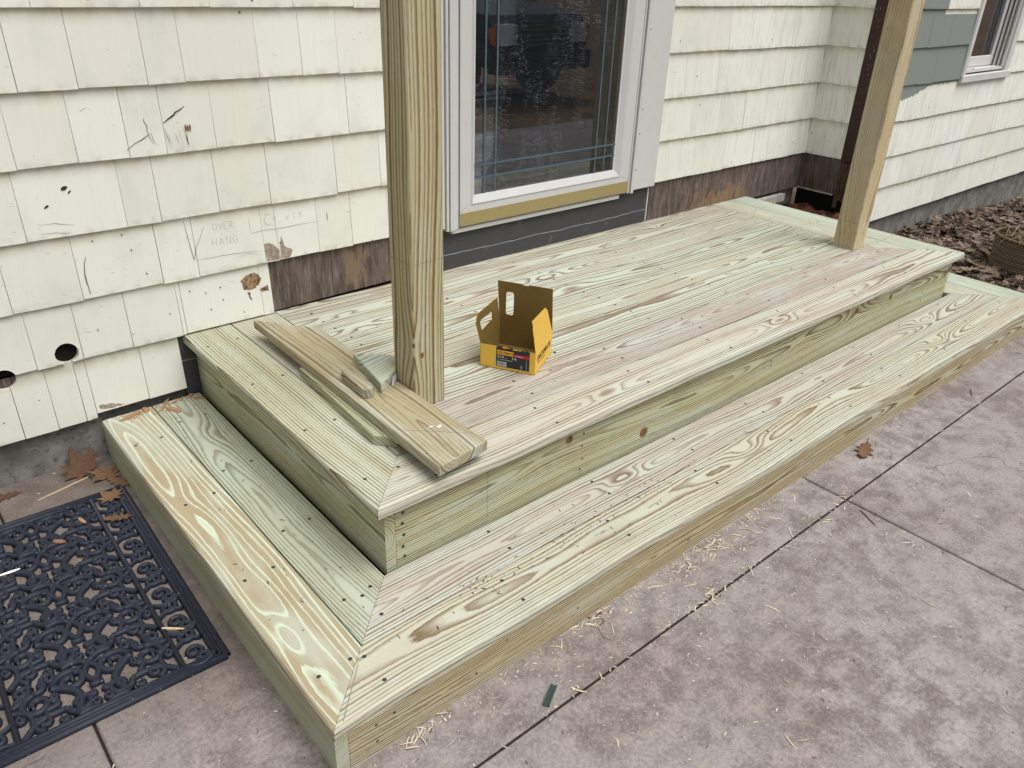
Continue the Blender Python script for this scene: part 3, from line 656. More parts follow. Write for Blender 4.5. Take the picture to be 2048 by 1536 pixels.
mark('pencil_line', M_pencil, [([(2.7, 20.45), (5.9, 20.42), (8.5, 20.3), (10.29, 20.12)], .04)])
mark('pencil_line', M_pencil, [([(7.0, 19.85), (8.6, 20.1), (10.2, 19.7)], .025)])
mark('pencil_line', M_pencil, [([(9.2, 24.2), (9.25, 23.2), (9.3, 22.3), (11, 22.42), (12.5, 22.28), (14.8, 22.35), (17.6, 22.3)], .045)])
mark('pencil_line', M_pencil, [([(18.86, 23.25), (18.88, 22.2)], .09)])
def letters(word, x, z, h, wd, sl=0, st=.022):
    G = {'O': [[(0, .5), (.15, .95), (.5, 1), (.8, .8), (.85, .35), (.5, 0), (.12, .12), (0, .5)]], 'V': [[(0, 1), (.42, 0), (.85, 1)]], 'E': [[(.8, 1), (.05, 1), (0, 0), (.8, 0)], [(0, .5), (.6, .52)]],
         'R': [[(0, 0), (.05, 1), (.65, .95), (.7, .6), (.1, .48), (.8, 0)]], 'H': [[(0, 0), (.05, 1)], [(.8, 1), (.75, 0)], [(0, .5), (.8, .5)]], 'A': [[(0, 0), (.4, 1), (.8, 0)], [(.15, .4), (.65, .4)]],
         'N': [[(0, 0), (.05, 1), (.75, 0), (.8, 1)]], 'G': [[(.8, .85), (.4, 1), (0, .6), (.1, .1), (.6, 0), (.85, .45), (.45, .45)]], 'C': [[(.8, .9), (.35, 1), (0, .45), (.25, 0), (.8, .1)]], 'I': [[(.1, 0), (.15, 1)]], 'X': [[(0, 0), (.75, 1)], [(0, 1), (.75, 0)]]}
    for ch in word:
        for s in G[ch]: stroke(m, [(x+a*wd, z+b*h+sl*(x)) for a, b in s], st, .12, .01, False)
        x += wd*1.2
m = MB()
letters('OVER', 5.1, 23.3, .75, .52); m.build('pencil_word', M_pencil, house); m = MB(); letters('HANG', 4.75, 21.6, .85, .66); m.build('pencil_word', M_pencil, house); m = MB(); letters('C', 11.0, 22.9, 1.3, .9, 0, .035); letters('O', 12.1, 23.3, .5, .35); letters('V', 13.6, 23.1, .65, .5); letters('IX', 14.6, 23.1, .8, .55)
m.build('pencil_word', M_pencil, house)
def blob(mb, pts, off=0.0, mi=0):
    c = V((sum(p[0] for p in pts)/len(pts), 0, sum(p[1] for p in pts)/len(pts)))
    vs = []; ring = []
    for k in range(len(pts)):
        a = V((pts[k][0], 0, pts[k][1])); b = V((pts[(k+1) % len(pts)][0], 0, pts[(k+1) % len(pts)][1]))
        for t in range(4): q = a.lerp(b, t/4); ring.append(q+V((random.gauss(0, .045), 0, random.gauss(0, .045))))
    P3 = [c]+ring; vs = [V((q.x, wy(q.x, q.z)-off, q.z)) for q in P3]; n = len(ring)
    mb.add(vs, [(0, 1+k, 1+(k+1) % n) for k in range(n)], mi)
m = MB(); blob(m, [(10.55, 20.8), (10.75, 18.75), (12.2, 18.8), (12.35, 19.6), (11.9, 20.5), (11.2, 20.9)]); m.build('bare_patch', M_bare, house); m = MB(); blob(m, [(12.5, 20.4), (12.45, 18.8), (13.6, 18.75), (13.9, 19.5), (13.0, 20.3), (12.8, 21.4)]); m.build('bare_patch', M_bare, house); m = MB()
blob(m, [(-10.0, 6.7), (-8.6, 6.5), (-7.5, 5.95), (-8.9, 5.95), (-9.9, 6.2)]); m.build('bare_patch', M_bare, house)
m = MB(); blob(m, [(7.4, 17.0), (8.2, 17.6), (9.1, 17.65), (9.9, 16.9), (9.4, 16.1), (8.6, 15.7), (7.6, 16.0)]); blob(m, [(8.0, 15.5), (8.2, 14.6), (8.35, 14.5), (8.2, 15.5)]); blob(m, [(9.4, 15.6), (10.5, 15.9), (10.6, 15.2), (9.6, 15.3)])
m.build('torn_patch', M_torn, house)
for o_ in (sid2, sid3): pass
# old boards and debris at the bottom of the opening beside the porch
m = MB(); box(m, 108.6, 120.5, -1.3, -.35, 9.6, 11.1, ch=.06); m.build('old_ledger_board', M_greyboard, house)
m = MB(); grid(m, 107.6, 127, -12.2, .8, 22, 16, lambda x, y: 8.0+1.3*noise.noise(V((x*.4, y*.5, 2)))+.5*noise.noise(V((x*1.3, y*1.3, 4))), 0, False)
g = NG('rusty_debris'); P = g.pos(); n = g.noise(P, .45, 4, .6); M_rust = g.fin(g.mix(g.mr(n, .42, .6), srgb(30, 20, 15), srgb(108, 62, 38)), .8, .3)
tag(m.build('rotten_debris', M_rust), 'rust brown rotten wood debris in the dark opening beside the porch', 'debris', kind='stuff')
# ================================================================ PORCH
W_, D_, H1, H2, S_ = 108.4, 41.21, 4.78, 12.16, 10.12
B1, B2 = 5.6, 5.43
WR = 120.2
gap = .08
porch = tag(empty('wooden_porch', (54, -25, 0)), 'new pressure treated pine porch deck with wrap around lower step and mitred border boards', 'porch')
X = V((1, 0, 0)); Y = V((0, 1, 0)); Z = V((0, 0, 1))
def onepiece(name, O, eL, eW, poly, th, P, ch=None, par=porch, lab=None, **k):
    m = MB(); board(m, O, eL, eW, poly, th, P, ch, **k); o = m.build(name, M_wood, par)
    if lab: o['label'] = lab
    return o
def border(name, side, x0, x1, yf, yb, zt, b, k, P, th=1.0, nose=False, lab=None):
    """k-th ring (0 outer) of a mitred border; side L/F/R"""
    a0, a1 = b*k, b*(k+1)-gap
    rn = .30 if nose else .10
    if side == 'F':
        L0, L1 = x0+a0, x1-a0; M0, M1 = x0+a1, x1-a1
        cx, cw = (x0+x1)/2, yf+(a0+a1)/2; h = (a1-a0)/2
        poly = [(L0-cx+.035, -h), (L1-cx-.035, -h), (M1-cx-.035, h), (M0-cx+.035, h)]
        return onepiece(name, (cx, cw, zt), X, Y, poly, th, P, [rn, .0, .10, .0], lab=lab)
    if side == 'L':
        # runs along +y ; eW = -x so face up
        cx = x0+(a0+a1)/2; h = (a1-a0)/2; cy = (yf+yb)/2
        poly = [(yf+a0-cy+.01, h), (yf+a1-cy+.01, -h), (yb-cy, -h), (yb-cy, h)]
        return onepiece(name, (cx, cy, zt), Y, -X, poly, th, P, [.0, .10, .02, rn], lab=lab)
    if side == 'R':
        cx = x1-(a0+a1)/2; h = (a1-a0)/2; cy = (yf+yb)/2
        poly = [(yf+a1-cy+.01, h), (yf+a0-cy+.01, -h), (yb-cy, -h), (yb-cy, h)]
        return onepiece(name, (cx, cy, zt), Y, -X, poly, th, P, [.0, rn, .02, .10], lab=lab)
# upper border boards
border('border_board', 'L', 0, W_, -D_, -.15, H2, B1, 0, WP(tint=srgb(206, 206, 172)[:3], late=srgb(158, 150, 108)[:3], w0=4.2, t0=1.0, sp=.30, duty=.55, con=.85, slope=.012, amp=.9, ka=0), nose=True)
border('border_board', 'L', 0, W_, -D_, -.15, H2, B1, 1, WP(tint=CREAM, late=LTAN, w0=-3.2, sp=.26, con=.8))
border('border_board', 'F', 0, W_, -D_, 0, H2, B1, 0, WP(tint=srgb(214, 210, 186)[:3], late=LPINK, w0=-.4, t0=1.0, sp=.33, slope=.010, amp=1.3, knot=(-25.9, -.3, .02), ka=.85, con=.85, seed=23.3, knot2=(5.4, -.4, .02)), nose=True)
border('border_board', 'F', 0, W_, -D_, 0, H2, B1, 1, WP(tint=PURP, late=srgb(158, 136, 122)[:3], w0=.6, t0=.9, sp=.24, con=.85), lab='purplish border board')
border('border_board', 'R', 0, W_, -D_, -.15, H2, B1, 0, WP(tint=GREENISH, late=LGREY, w0=3.5, con=.6), nose=True)
border('border_board', 'R', 0, W_, -D_, -.15, H2, B1, 1, WP(tint=CREAM, late=LGREY, w0=.5, con=.8))
# field boards
m = MB(); y = -D_+2*B1
tints = [srgb(203, 208, 184), srgb(205, 206, 180), srgb(202, 208, 184), srgb(206, 206, 182), srgb(204, 203, 178), srgb(202, 200, 176)]
k = 0
while y < -.4:
    y1 = min(y+B1-gap, -.12); h = (y1-y)/2; cx = W_/2
    P = WP(tint=tuple(c_*1.04 for c_ in tints[k][:3]), late=[LPINK, LTAN, LTAN, LPINK, LTAN, LTAN][k], amp=1.5, sp=[.46, .38, .50, .36, .44, .40][k], t0=[.9, .6, 1.0, .5, .8, .8][k], duty=[.5, .45, .55, .45, .5, .5][k], w0=[2.2, -.6, .8, .3, -.5, 0][k], con=[.95, 1.1, 1.05, 1.1, 1.1, 1.1][k], ka=.8, knot=(random.uniform(-20, 30), random.uniform(-1, 1), .02), knot2=(random.uniform(-48, -25), random.uniform(-1, 1), .02))
    L0, L1 = 2*B1+.02-cx, W_-2*B1-gap-cx
    board(m, (cx, y+h, H2-random.uniform(0, .02)), X, Y, [(L0, -h), (L1, -h), (L1, h), (L0, h)], 1.0, P, [.10, .02, .10, .02])
    y += B1; k += 1
m.build('decking', M_wood, porch)
# tread boards
border('tread_board', 'L', -S_, WR, -D_-S_, -.75, H1, B2, 0, WP(tint=srgb(180, 164, 126)[:3], late=(1.12, 1.34, 1.06), w0=1.3, t0=1.0, sp=.46, duty=.42, con=1.25, slope=.010, amp=1.9, ka=.8, knot=(6, .5, .0), seed=12.7, knot2=(-16, 1.0, 0)), nose=True, lab='tread board with broad tan grain')
border('tread_board', 'L', -S_, WR, -D_-S_, -.75, H1, B2, 1, WP(tint=srgb(192, 198, 168)[:3], late=srgb(150, 144, 112)[:3], w0=.4, t0=1.1, sp=.26, con=.75, amp=1.1, slope=.01))
border('tread_board', 'F', -S_, WR, -D_-S_, 0, H1, B2, 0, WP(tint=srgb(210, 208, 180)[:3], late=srgb(166, 146, 110)[:3], w0=.5, t0=.9, sp=.28, con=.9, slope=-.012, amp=1.3, knot=(-13.5, 1.05, .02), ka=1.0, knot2=(33, 1.0, .02)), nose=True)
border('tread_board', 'F', -S_, WR, -D_-S_, 0, H1, B2, 1, WP(tint=srgb(208, 204, 182)[:3], late=srgb(166, 146, 122)[:3], w0=-.3, t0=1.0, sp=.27, con=.85, slope=.012, amp=1.4, knot=(-28.2, .1, .02), ka=1.0, knot2=(39.3, -.1, .02)))
border('tread_board', 'R', -S_, WR, -D_-S_, -2, H1, B1, 0, WP(tint=GREENISH, late=LGREY, con=.5), nose=True)
border('tread_board', 'R', -S_, WR, -D_-S_, -2, H1, B1, 1, WP(tint=CREAM, late=LGREY, con=.6))
# fascia / riser boards  (front faces look to -y: eL=X, eW=Z -> normal = X x Z = -Y)
def fascia_front(x0, x1, y, z0, z1, P, lab=None):
    h = (z1-z0)/2; cx = (x0+x1)/2
    return onepiece('fascia_board', (cx, y, (z0+z1)/2), X, Z, [(x0-cx, -h), (x1-cx, -h), (x1-cx, h), (x0-cx, h)], 1.0, P, [.06, .02, .06, .02], lab=lab)
def fascia_side(x, y0, y1, z0, z1, P, sgn, lab=None):
    h = (z1-z0)/2; cy = (y0+y1)/2
    eL = Y*(-sgn)     # sgn=+1: faces -x  (eL=-Y,eW=Z -> -Y x Z = -X)
    return onepiece('fascia_board', (x, cy, (z0+z1)/2), eL, Z, [(-(y1-y0)/2, -h), ((y1-y0)/2, -h), ((y1-y0)/2, h), (-(y1-y0)/2, h)], 1.0, P, [.06, .02, .06, .02], lab=lab)
FT = srgb(190, 188, 142)[:3]; FLt = srgb(142, 124, 78)[:3]
fascia_front(2.22, 107.4, -D_+1.1, 4.0, H2-1.0, WP(tint=srgb(206, 204, 160)[:3], late=FLt, w0=1.4, t0=.9, sp=.26, con=.8, slope=.012, knot=(33.56-54.7, 6.2-7.6, .35), knot2=(77.5-54.7, 9.4-7.6, .3), ka=.2))
fascia_side(1.2, -D_+1.1, -.2, 4.0, H2-1.0, WP(tint=srgb(200, 198, 154)[:3], late=srgb(140, 130, 82)[:3], w0=.6, t0=.8, sp=.28, con=.85), 1)
fascia_side(107.38, -D_+2.13, -.2, 4.0, H2-1.0, WP(tint=FT, late=FLt), -1)
fascia_front(-S_+1.02, WR-.02, -D_-S_+.02, -1.2, H1-1.0, WP(tint=srgb(202, 188, 144)[:3], late=srgb(148, 118, 76)[:3], w0=.8, t0=.7, sp=.24, duty=.5, con=.95, slope=.012, amp=1.2))
fascia_side(-S_, -D_-S_+.02, -.9, -1.2, H1-1.0, WP(tint=srgb(196, 196, 160)[:3], late=srgb(146, 132, 88)[:3], w0=2.4, con=.6), 1)
fascia_side(WR-.03, -D_-S_+1.05, -2, -1.2, H1-1.0, WP(tint=FT, late=FLt), -1)
# near-black boxes added inside as painted shade, so gaps read black
m = MB(); box(m, -8.6, 118.5, -49.6, -1.2, -.3, 3.4); m.build('shade_filler', M_dark, porch)
m = MB(); box(m, 2.3, 106.2, -39, -.4, 3.5, 11.0); m.build('shade_filler', M_dark, porch)
# knots set into the riser, dark and tight
def disc(mb, c, n, r1, r2, ax, k=14, at=None, jit=.06):
    ax = V(ax).normalized(); b = V(n).cross(ax).normalized(); vs = [V(c)]
    for i in range(k):
        t = 2*math.pi*i/k; f_ = 1+random.uniform(-jit, jit); vs.append(V(c)+ax*r1*f_*math.cos(t)+b*r2*f_*math.sin(t))
    mb.add(vs, [(0, 1+i, 1+(i+1) % k) for i in range(k)], 0, at)
g = NG('knot_wood'); P = g.pos(); n = g.noise(P, 3, 4, .7); M_knot = g.fin(g.mix(g.mr(n, .38, .62), srgb(78, 52, 36), srgb(132, 98, 68)), .6, .3)
M_knotrim = plain('knot_rim', srgb(150, 122, 76), .7, .2, nscale=2, namt=.2)
YR = -D_+1.1
for kx, kz, kr in ((22.15, 9.62, .40), (33.56, 6.2, .55), (77.5, 9.4, .42), (87.4, 9.09, .40)):
    m = MB(); disc(m, (kx, YR-.004, kz), (0, -1, 0), kr*1.28, kr*1.2, (1, 0, 0), 16); rim = m.build('knot', M_knotrim, porch)
    m = MB(); disc(m, (kx, YR-.010, kz), (0, -1, 0), kr, kr*.92, (1, 0, 0), 16); o_ = m.build('knot_core', M_knot); o_.parent = rim; o_.matrix_parent_inverse = Matrix.Identity(4)
# screws: one mesh, copied
def screw_mesh():
    m = MB(); k = 10; r1 = .14
    vs = [V((r1*math.cos(2*math.pi*i/k), r1*math.sin(2*math.pi*i/k), .015)) for i in range(k)]+[V((.06*math.cos(2*math.pi*i/k), .06*math.sin(2*math.pi*i/k), .004)) for i in range(k)]+[V((r1*1.25*math.cos(2*math.pi*i/k), r1*1.25*math.sin(2*math.pi*i/k), .002)) for i in range(k)]
    m.add(vs, [(i, (i+1) % k, k+(i+1) % k, k+i) for i in range(k)]+[tuple(range(k, 2*k))]+[(2*k+i, 2*k+(i+1) % k, (i+1) % k, i) for i in range(k)], 0)
    return m
spots = []
def sc(x, y, z, nrm='z', big=1): spots.append((x+random.uniform(-.25, .25), y+random.uniform(-.15, .15), z, nrm, big))
for i in range(8):   # front borders
    x = 6 + i*14.0 + random.uniform(-.6, .6)
    for yy in (1.3, 4.4): 
        if 2 < x < 106: sc(x, -D_+yy, H2)
    for yy in (6.9, 9.9):
        if 8 < x < 100: sc(x+2, -D_+yy, H2)
for x in (14.6, 30.5, 46.5, 62.3, 78.2, 94):
    for b in range(5):
        for yy in (1.2, 4.3): sc(x, -D_+11.2+b*5.6+yy, H2)
for y in (-37, -27, -16, -5):
    for xx in (1.3, 4.4): sc(xx, y, H2); 
for y in (-30, -18, -7):
    for xx in (6.9, 9.9): sc(xx, y, H2); sc(W_-xx, y, H2)
    for xx in (1.3, 4.4): sc(W_-xx, y, H2)
for i in range(10):
    x = -5 + i*13.0
    for yy in (1.5, 4.2): sc(x, -D_-S_+yy, H1)
    for yy in (7.0, 9.7):
        if x+2 < 112: sc(x+3, -D_-S_+yy, H1)
for y in (-46.5, -34, -21, -8):
    for xx in (1.4, 4.1): sc(-S_+xx, y, H1)
for y in (-41, -30, -18, -6):
    for xx in (6.7, 9.4): sc(-S_+xx, y, H1)
for z_ in (5.3, 6.4, 7.6, 8.8, 9.9, 10.7): spots.append((3.0+random.uniform(-.2, .2), YR-.0, z_, 'y', 1))
for x, zs in ((24, (9.6, 8.2, 6.6, 5.4)), (57, (7.7, 7.1)), (95, (9.8, 8.2, 6.6)), (99, (10, 8.6, 7.1, 5.8)), (105.9, (10.3, 9.2, 8.1, 7.0, 6.0))):
    for z_ in zs: spots.append((x+random.uniform(-.25, .25), YR, z_, 'y', .8))
for x, zs in ((-6.9, (2.9, 1.2)), (-5.4, (3.0,)), (2, (1.7,)), (13, (1.8,)), (28, (1.6,)), (45, (2.0,)), (70, (1.8,)), (90, (1.9,)), (113, (2.7, 1.3))):
    for z_ in zs: spots.append((x, -D_-S_+.02, z_, 'y', .75))
spots.sort(key=lambda s_: (V(s_[:3])-CAM).length)
sm0 = screw_mesh(); first = None
for i, s_ in enumerate(spots[:100]):
    if first is None:
        first = sm0.build('screw', M_screw); o = first
    else:
        o = first.copy(); scn.collection.objects.link(o)
    o.parent = porch; o.matrix_parent_inverse = Matrix.Translation(-V(porch.location))
    o.location = V(s_[:3])*IN
    if s_[3] == 'y': o.rotation_euler = (math.pi/2, 0, 0)
    o.scale = (s_[4],)*3
m = MB()
for s_ in spots[100:]:
    for f_ in [None]:
        c = V(s_[:3]); b = len(m.v)
        vv = []
        for v in sm0.v:
            v = v*s_[4]
            vv.append(c+(V((v.x, v.y, v.z)) if s_[3] == 'z' else V((v.x, -v.z, v.y))))
        m.add(vv, sm0.f)
tag(m.build('screw_heads', M_screw, porch), kind='stuff')
# pencil cut lines on fascia and along mitre
def pline(p, q, side=V((0, -1, 0)), w_=.05, par=porch):
    m = MB(); ribbon(m, [p, q], w_, side=side); return m.build('pencil_line', M_pencil, par)
pline((12.0, YR-.001, 11.0), (12.0, YR-.001, 4.8)); pline((-S_+.9, -D_-S_+.3, H1+.0), (-S_+4.2, -D_-S_+3.9, H1+.0), V((0, 0, 1)), .06)
for yy in (-35.5, -29.2): pline((1.198, yy, 11.0), (1.198, yy, 4.9), V((-1, 0, 0)), .04)
# ================================================================ POSTS
def post(x, y, P, label):
    po = tag(empty('porch_post', (x+1.75, y+1.75, H2)), label, 'post', 'porch posts')
    m = MB(); zt = 98; h = 1.75; c = .13
    O = V((x+h, y, H2-.2))       # show face at -y
    # closed square section with eased edges, length along z
    sec = [(-h+c, 0), (h-c, 0), (h, -c), (h, -3.5+c), (h-c, -3.5), (-h+c, -3.5), (-h, -3.5+c), (-h, -c)]
    n = len(sec); vs = []; bc = []
    NZ = 2
    for k in range(NZ):
        z = (zt-H2)*k/(NZ-1)
        for (a, t) in sec: vs.append(O+V((a, -t, z))); bc.append((z, a, t))
    fs = [(i, (i+1) % n, n+(i+1) % n, n+i) for i in range(n)]+[tuple(range(n))[::-1], tuple(range(n, 2*n))]
    at = dict(bc=bc, pa=(P['w0'], P['t0'], P['seed']), pb=(P['slope'], P['sp'], P['amp']), kn=P['knot'], pc=(P['duty'], P['con'], P['ka']), tint=P['tint'], late=P['late'], kn2=P['knot2'])
    m.add(vs, fs, 0, at)
    m.build('post_shaft', M_wood, po)
    zl = H2+(14.4 if x < 50 else 4.3)
    pline((x+.1, y, zl), (x+3.4, y, zl+.1), par=po); pline((x, y+3.4, zl), (x, y+.1, zl), V((-1, 0, 0)), par=po)
post(2*B1+.02, -D_+2*B1, WP(tint=srgb(202, 192, 146)[:3], late=srgb(160, 132, 84)[:3], w0=-1.9, t0=-.4, sp=.44, duty=.6, con=.95, slope=.008, amp=.8, knot=(6.9, -1.75, .22), knot2=(5.7, -.9, .24), ka=.3, seed=5.5), 'knotty square porch post at the left, behind the stacked scrap planks')
post(W_-2*B1-3.5, -D_+2*B1, WP(tint=srgb(218, 196, 148)[:3], late=srgb(176, 146, 98)[:3], w0=1.2, t0=-3.8, sp=.2, duty=.5, con=.7, slope=.006, amp=.4, knot=(999, 0, 0), ka=0, seed=31.5), 'square porch post at the right end of the deck near the opening')
# ================================================================ SCRAP LUMBER
TH = 1.0
def scrap(name, label, polyxy, ztop, P, ang=None, ch=.12, tilt=None, chs=None):
    """free board lying flat; polyxy ccw in world xy"""
    c = sum((V((p[0], p[1])) for p in polyxy), V((0, 0)))/len(polyxy)
    a = math.radians(ang if ang is not None else 90)
    eL = V((math.cos(a), math.sin(a), 0)); eW = V((-math.sin(a), math.cos(a), 0))
    poly = [((V((p[0], p[1]))-c).dot(eL.xy), (V((p[0], p[1]))-c).dot(eW.xy)) for p in polyxy]
    m = MB(); board(m, (c.x, c.y, ztop), eL, eW, poly, TH, P, chs or [ch]*len(poly))
    if tilt:
        pv, ax, an = V(tilt[0]), V(tilt[1]), tilt[2]; Rm = Matrix.Rotation(math.radians(an), 3, ax)
        m.v = [pv+Rm@(v-pv) for v in m.v]
    o = m.build(name, M_wood, None, origin=(c.x, c.y, ztop-TH)); return tag(o, label, 'board')
scrap('scrap_plank', 'lower scrap plank, mostly covered by the longer plank on top', [(4.75, -32.9), (6.2, -34.6), (10.6, -34.2), (11.0, -17.6), (5.75, -17.3)], H2+TH+.015,
      WP(tint=srgb(184, 186, 144)[:3], late=srgb(140, 130, 90)[:3]), 90, .10)
o = scrap('scrap_plank', 'long weathered scrap plank with a mitred far end, lying beside the left post', [(5.61, -41.7), (11.15, -40.95), (11.12, -11.7), (6.25, -5.6)], H2+2*TH+.03,
      WP(tint=srgb(184, 172, 132)[:3], late=srgb(146, 122, 84)[:3], w0=.5, t0=1.1, sp=.34, con=.75, slope=.012, amp=1.2, seed=44.2), 89.5, chs=[.10, .16, .05, .16])
m = MB(); ribbon(m, [(6.0, -34.8, H2+2.035), (11.0, -39.4, H2+2.035)], .05, side=V((0, 0, 1))); pl = m.build('pencil_line', M_pencil, o)
m = MB(); disc(m, (9.3, -36.6, H2+2.045), (0, 0, 1), .28, .16, (1, .3, 0), 9, None, .35); disc(m, (8.6, -36.2, H2+2.045), (0, 0, 1), .3, .07, (1, -.2, 0), 7, None, .3)
m.build('plaster_smear', plain('plaster_white', srgb(226, 232, 236), .8, .2), o)
o = scrap('scrap_offcut', 'pale green corner offcut with a price tag on its edge, lying on the long plank', [(8.5, -28.5), (12.2, -26.2), (13.2, -24.4), (11.4, -22.6), (9.75, -21.3)], H2+3*TH+.045,
      WP(tint=srgb(200, 206, 172)[:3], late=srgb(150, 148, 112)[:3], w0=2.5, sp=.3, con=.7), 20, .16)
m = MB()
tg = [(10.35, -27.43, 14.95), (11.1, -26.95, 14.9), (11.1, -26.99, 14.25), (10.75, -27.28, 14.2), (10.45, -27.5, 14.25), (10.15, -27.75, 14.05), (10.0, -27.8, 14.3), (10.2, -27.6, 14.6)]
m.add([V(p)+V((.03, -.05, 0)) for p in tg], [(0, 2, 1), (0, 3, 2), (0, 7, 3), (7, 4, 3), (7, 6, 4), (6, 5, 4)]); tgo = m.build('price_tag', plain('tag_paper', srgb(214, 216, 230), .5, .4), o)
m = MB(); m.add([V(p)+V((.05, -.08, 0)) for p in ((11.1, -26.99, 14.32), (11.1, -26.99, 14.24), (10.45, -27.5, 14.24), (10.45, -27.5, 14.32))], [(0, 1, 2, 3)])
q = m.build('red_stripe', plain('tag_red', srgb(196, 70, 50), .5, .4)); q.parent = tgo; q.matrix_parent_inverse = Matrix.Identity(4)
# fix parent inverse for children of objects with their own origin
for ch_, pa_ in ((pl, None),): pass
m = MB()  # end sliver showing end grain
a0, a1 = V((7.55, -23.7)), V((7.15, -28.7)); dr = (a1-a0).normalized(); nr = V((-dr.y, dr.x)); hw = .62
pts = [];
for t, s_, e_ in ((0, -.55, .0), (0, .55, .0)): pass
L_ = (a1-a0).length
outl = [(.25, -hw), (L_-.35, -hw), (L_, -hw*.4), (L_, hw*.4), (L_-.35, hw), (.35, hw), (0, hw*.3), (0, -hw*.3)]
poly = [a0+dr*u_+nr*v_ for u_, v_ in outl]
poly = [(p.x, p.y) for p in poly]
# ccw check
ar = sum(poly[i][0]*poly[(i+1) % 8][1]-poly[(i+1) % 8][0]*poly[i][1] for i in range(8))
if ar < 0: poly = poly[::-1]
scrap('scrap_sliver', 'short rounded end sliver with fine stripes, lying next to the cut offcut', poly, H2+3*TH+.045,
      WP(tint=srgb(188, 180, 146)[:3], late=srgb(128, 110, 78)[:3], w0=12, t0=6, sp=.16, con=1.0, amp=.4, slope=.0), math.degrees(math.atan2(dr.y, dr.x)), .12)
# ================================================================ SCREW BOX (cardboard)
bx = tag(empty('screw_box', (26, -27.5, H2)), 'open yellow cardboard screw box with brown inside and torn black label, on the deck', 'box')
A = V((22.04, -26.3, 0)); B = V((25.08, -31.62, 0)); C_ = V((30.09, -28.78, 0)); Dd = V((27.05, -23.46, 0)); zb0 = H2+.02; zt0 = H2+2.62
def card(name):
    g = NG(name); gm = g.t.nodes.new('ShaderNodeNewGeometry'); n = g.noise(g.pos(), 2, 3)
    sd = g.sep(g.att('bc'))[0]
    yc = g.mix(n, srgb(222, 178, 66), srgb(228, 188, 82)); bc_ = g.mix(n, srgb(112, 90, 46), srgb(126, 102, 56))
    return g.fin(g.mix(sd, yc, bc_), .5, .3)
M_card = card('yellow_card')
def panel(mb, pts, nrm, th=.05, holes=None):
    """pts polygon (3-D, planar) outer face yellow on +nrm side, inner brown; optional hole polygon with same count is bridged"""
    nrm = V(nrm).normalized(); n = len(pts)
    out = [V(p)+nrm*0 for p in pts]; inn = [V(p)-nrm*th for p in pts]
    if not holes:
        mb.add(out, [list(range(n))], 0, dict(bc=(0, 0, 0))); mb.add(inn, [list(range(n))[::-1]], 0, dict(bc=(1, 0, 0)))
        mb.add(out+inn, [(i, (i+1) % n, n+(i+1) % n, n+i) for i in range(n)], 0, dict(bc=(.7, 0, 0)))
    else:
        h = len(holes); ho = [V(p) for p in holes]; hi = [V(p)-nrm*th for p in holes]
        # tessellate ring with nearest assignment
        from mathutils.geometry import delaunay_2d_cdt
        e1 = (V(pts[1])-V(pts[0])).normalized(); e2 = nrm.cross(e1)
        P2 = [V(((p-V(pts[0])).dot(e1), (p-V(pts[0])).dot(e2))) for p in out+ho]
        ed = [(i, (i+1) % n) for i in range(n)]+[(n+i, n+(i+1) % h) for i in range(h)]
        r_ = delaunay_2d_cdt(P2, ed, [], 1, 1e-5)
        tri = []
        hp = [V(((p-V(pts[0])).dot(e1), (p-V(pts[0])).dot(e2))) for p in ho]
        def inside(q, pl):
            c = False; j = len(pl)-1
            for i in range(len(pl)):
                if (pl[i].y > q.y) != (pl[j].y > q.y) and q.x < (pl[j].x-pl[i].x)*(q.y-pl[i].y)/(pl[j].y-pl[i].y)+pl[i].x: c = not c
                j = i
            return c
        for f_ in r_[2]:
            c = sum((r_[0][i] for i in f_), V((0, 0)))/len(f_)
            if not inside(c, hp): tri.append(list(f_))
        vo = [V(pts[0])+e1*q.x+e2*q.y for q in r_[0]]
        mb.add(vo, tri, 0, dict(bc=(0, 0, 0))); mb.add([v-nrm*th for v in vo], [t[::-1] for t in tri], 0, dict(bc=(1, 0, 0)))
        mb.add(out+inn, [(i, (i+1) % n, n+(i+1) % n, n+i) for i in range(n)], 0, dict(bc=(.7, 0, 0)))
        mb.add(ho+hi, [(i, (i+1) % h, h+(i+1) % h, h+i) for i in range(h)], 0, dict(bc=(.7, 0, 0)))
def at(P, z): return V((P.x, P.y, z))
nAB = V((B-A).cross(Z)).normalized(); nBC = V((C_-B).cross(Z)).normalized(); nCD = V((Dd-C_).cross(Z)).normalized(); nDA = V((A-Dd).cross(Z)).normalized()
m = MB()
panel(m, [at(A, zb0), at(B, zb0), at(B, zt0), at(A, zt0)], nAB); panel(m, [at(B, zb0), at(C_, zb0), at(C_, zt0), at(B, zt0)], nBC)
panel(m, [at(C_, zb0), at(Dd, zb0), at(Dd, zt0), at(C_, zt0)], nCD); panel(m, [at(Dd, zb0), at(A, zb0), at(A, zt0), at(Dd, zt0)], nDA)
panel(m, [at(A, zb0+.03), at(Dd, zb0+.03), at(C_, zb0+.03), at(B, zb0+.03)], -Z)
m.build('box_tray', M_card, bx)
def bpl(p): return V(p)
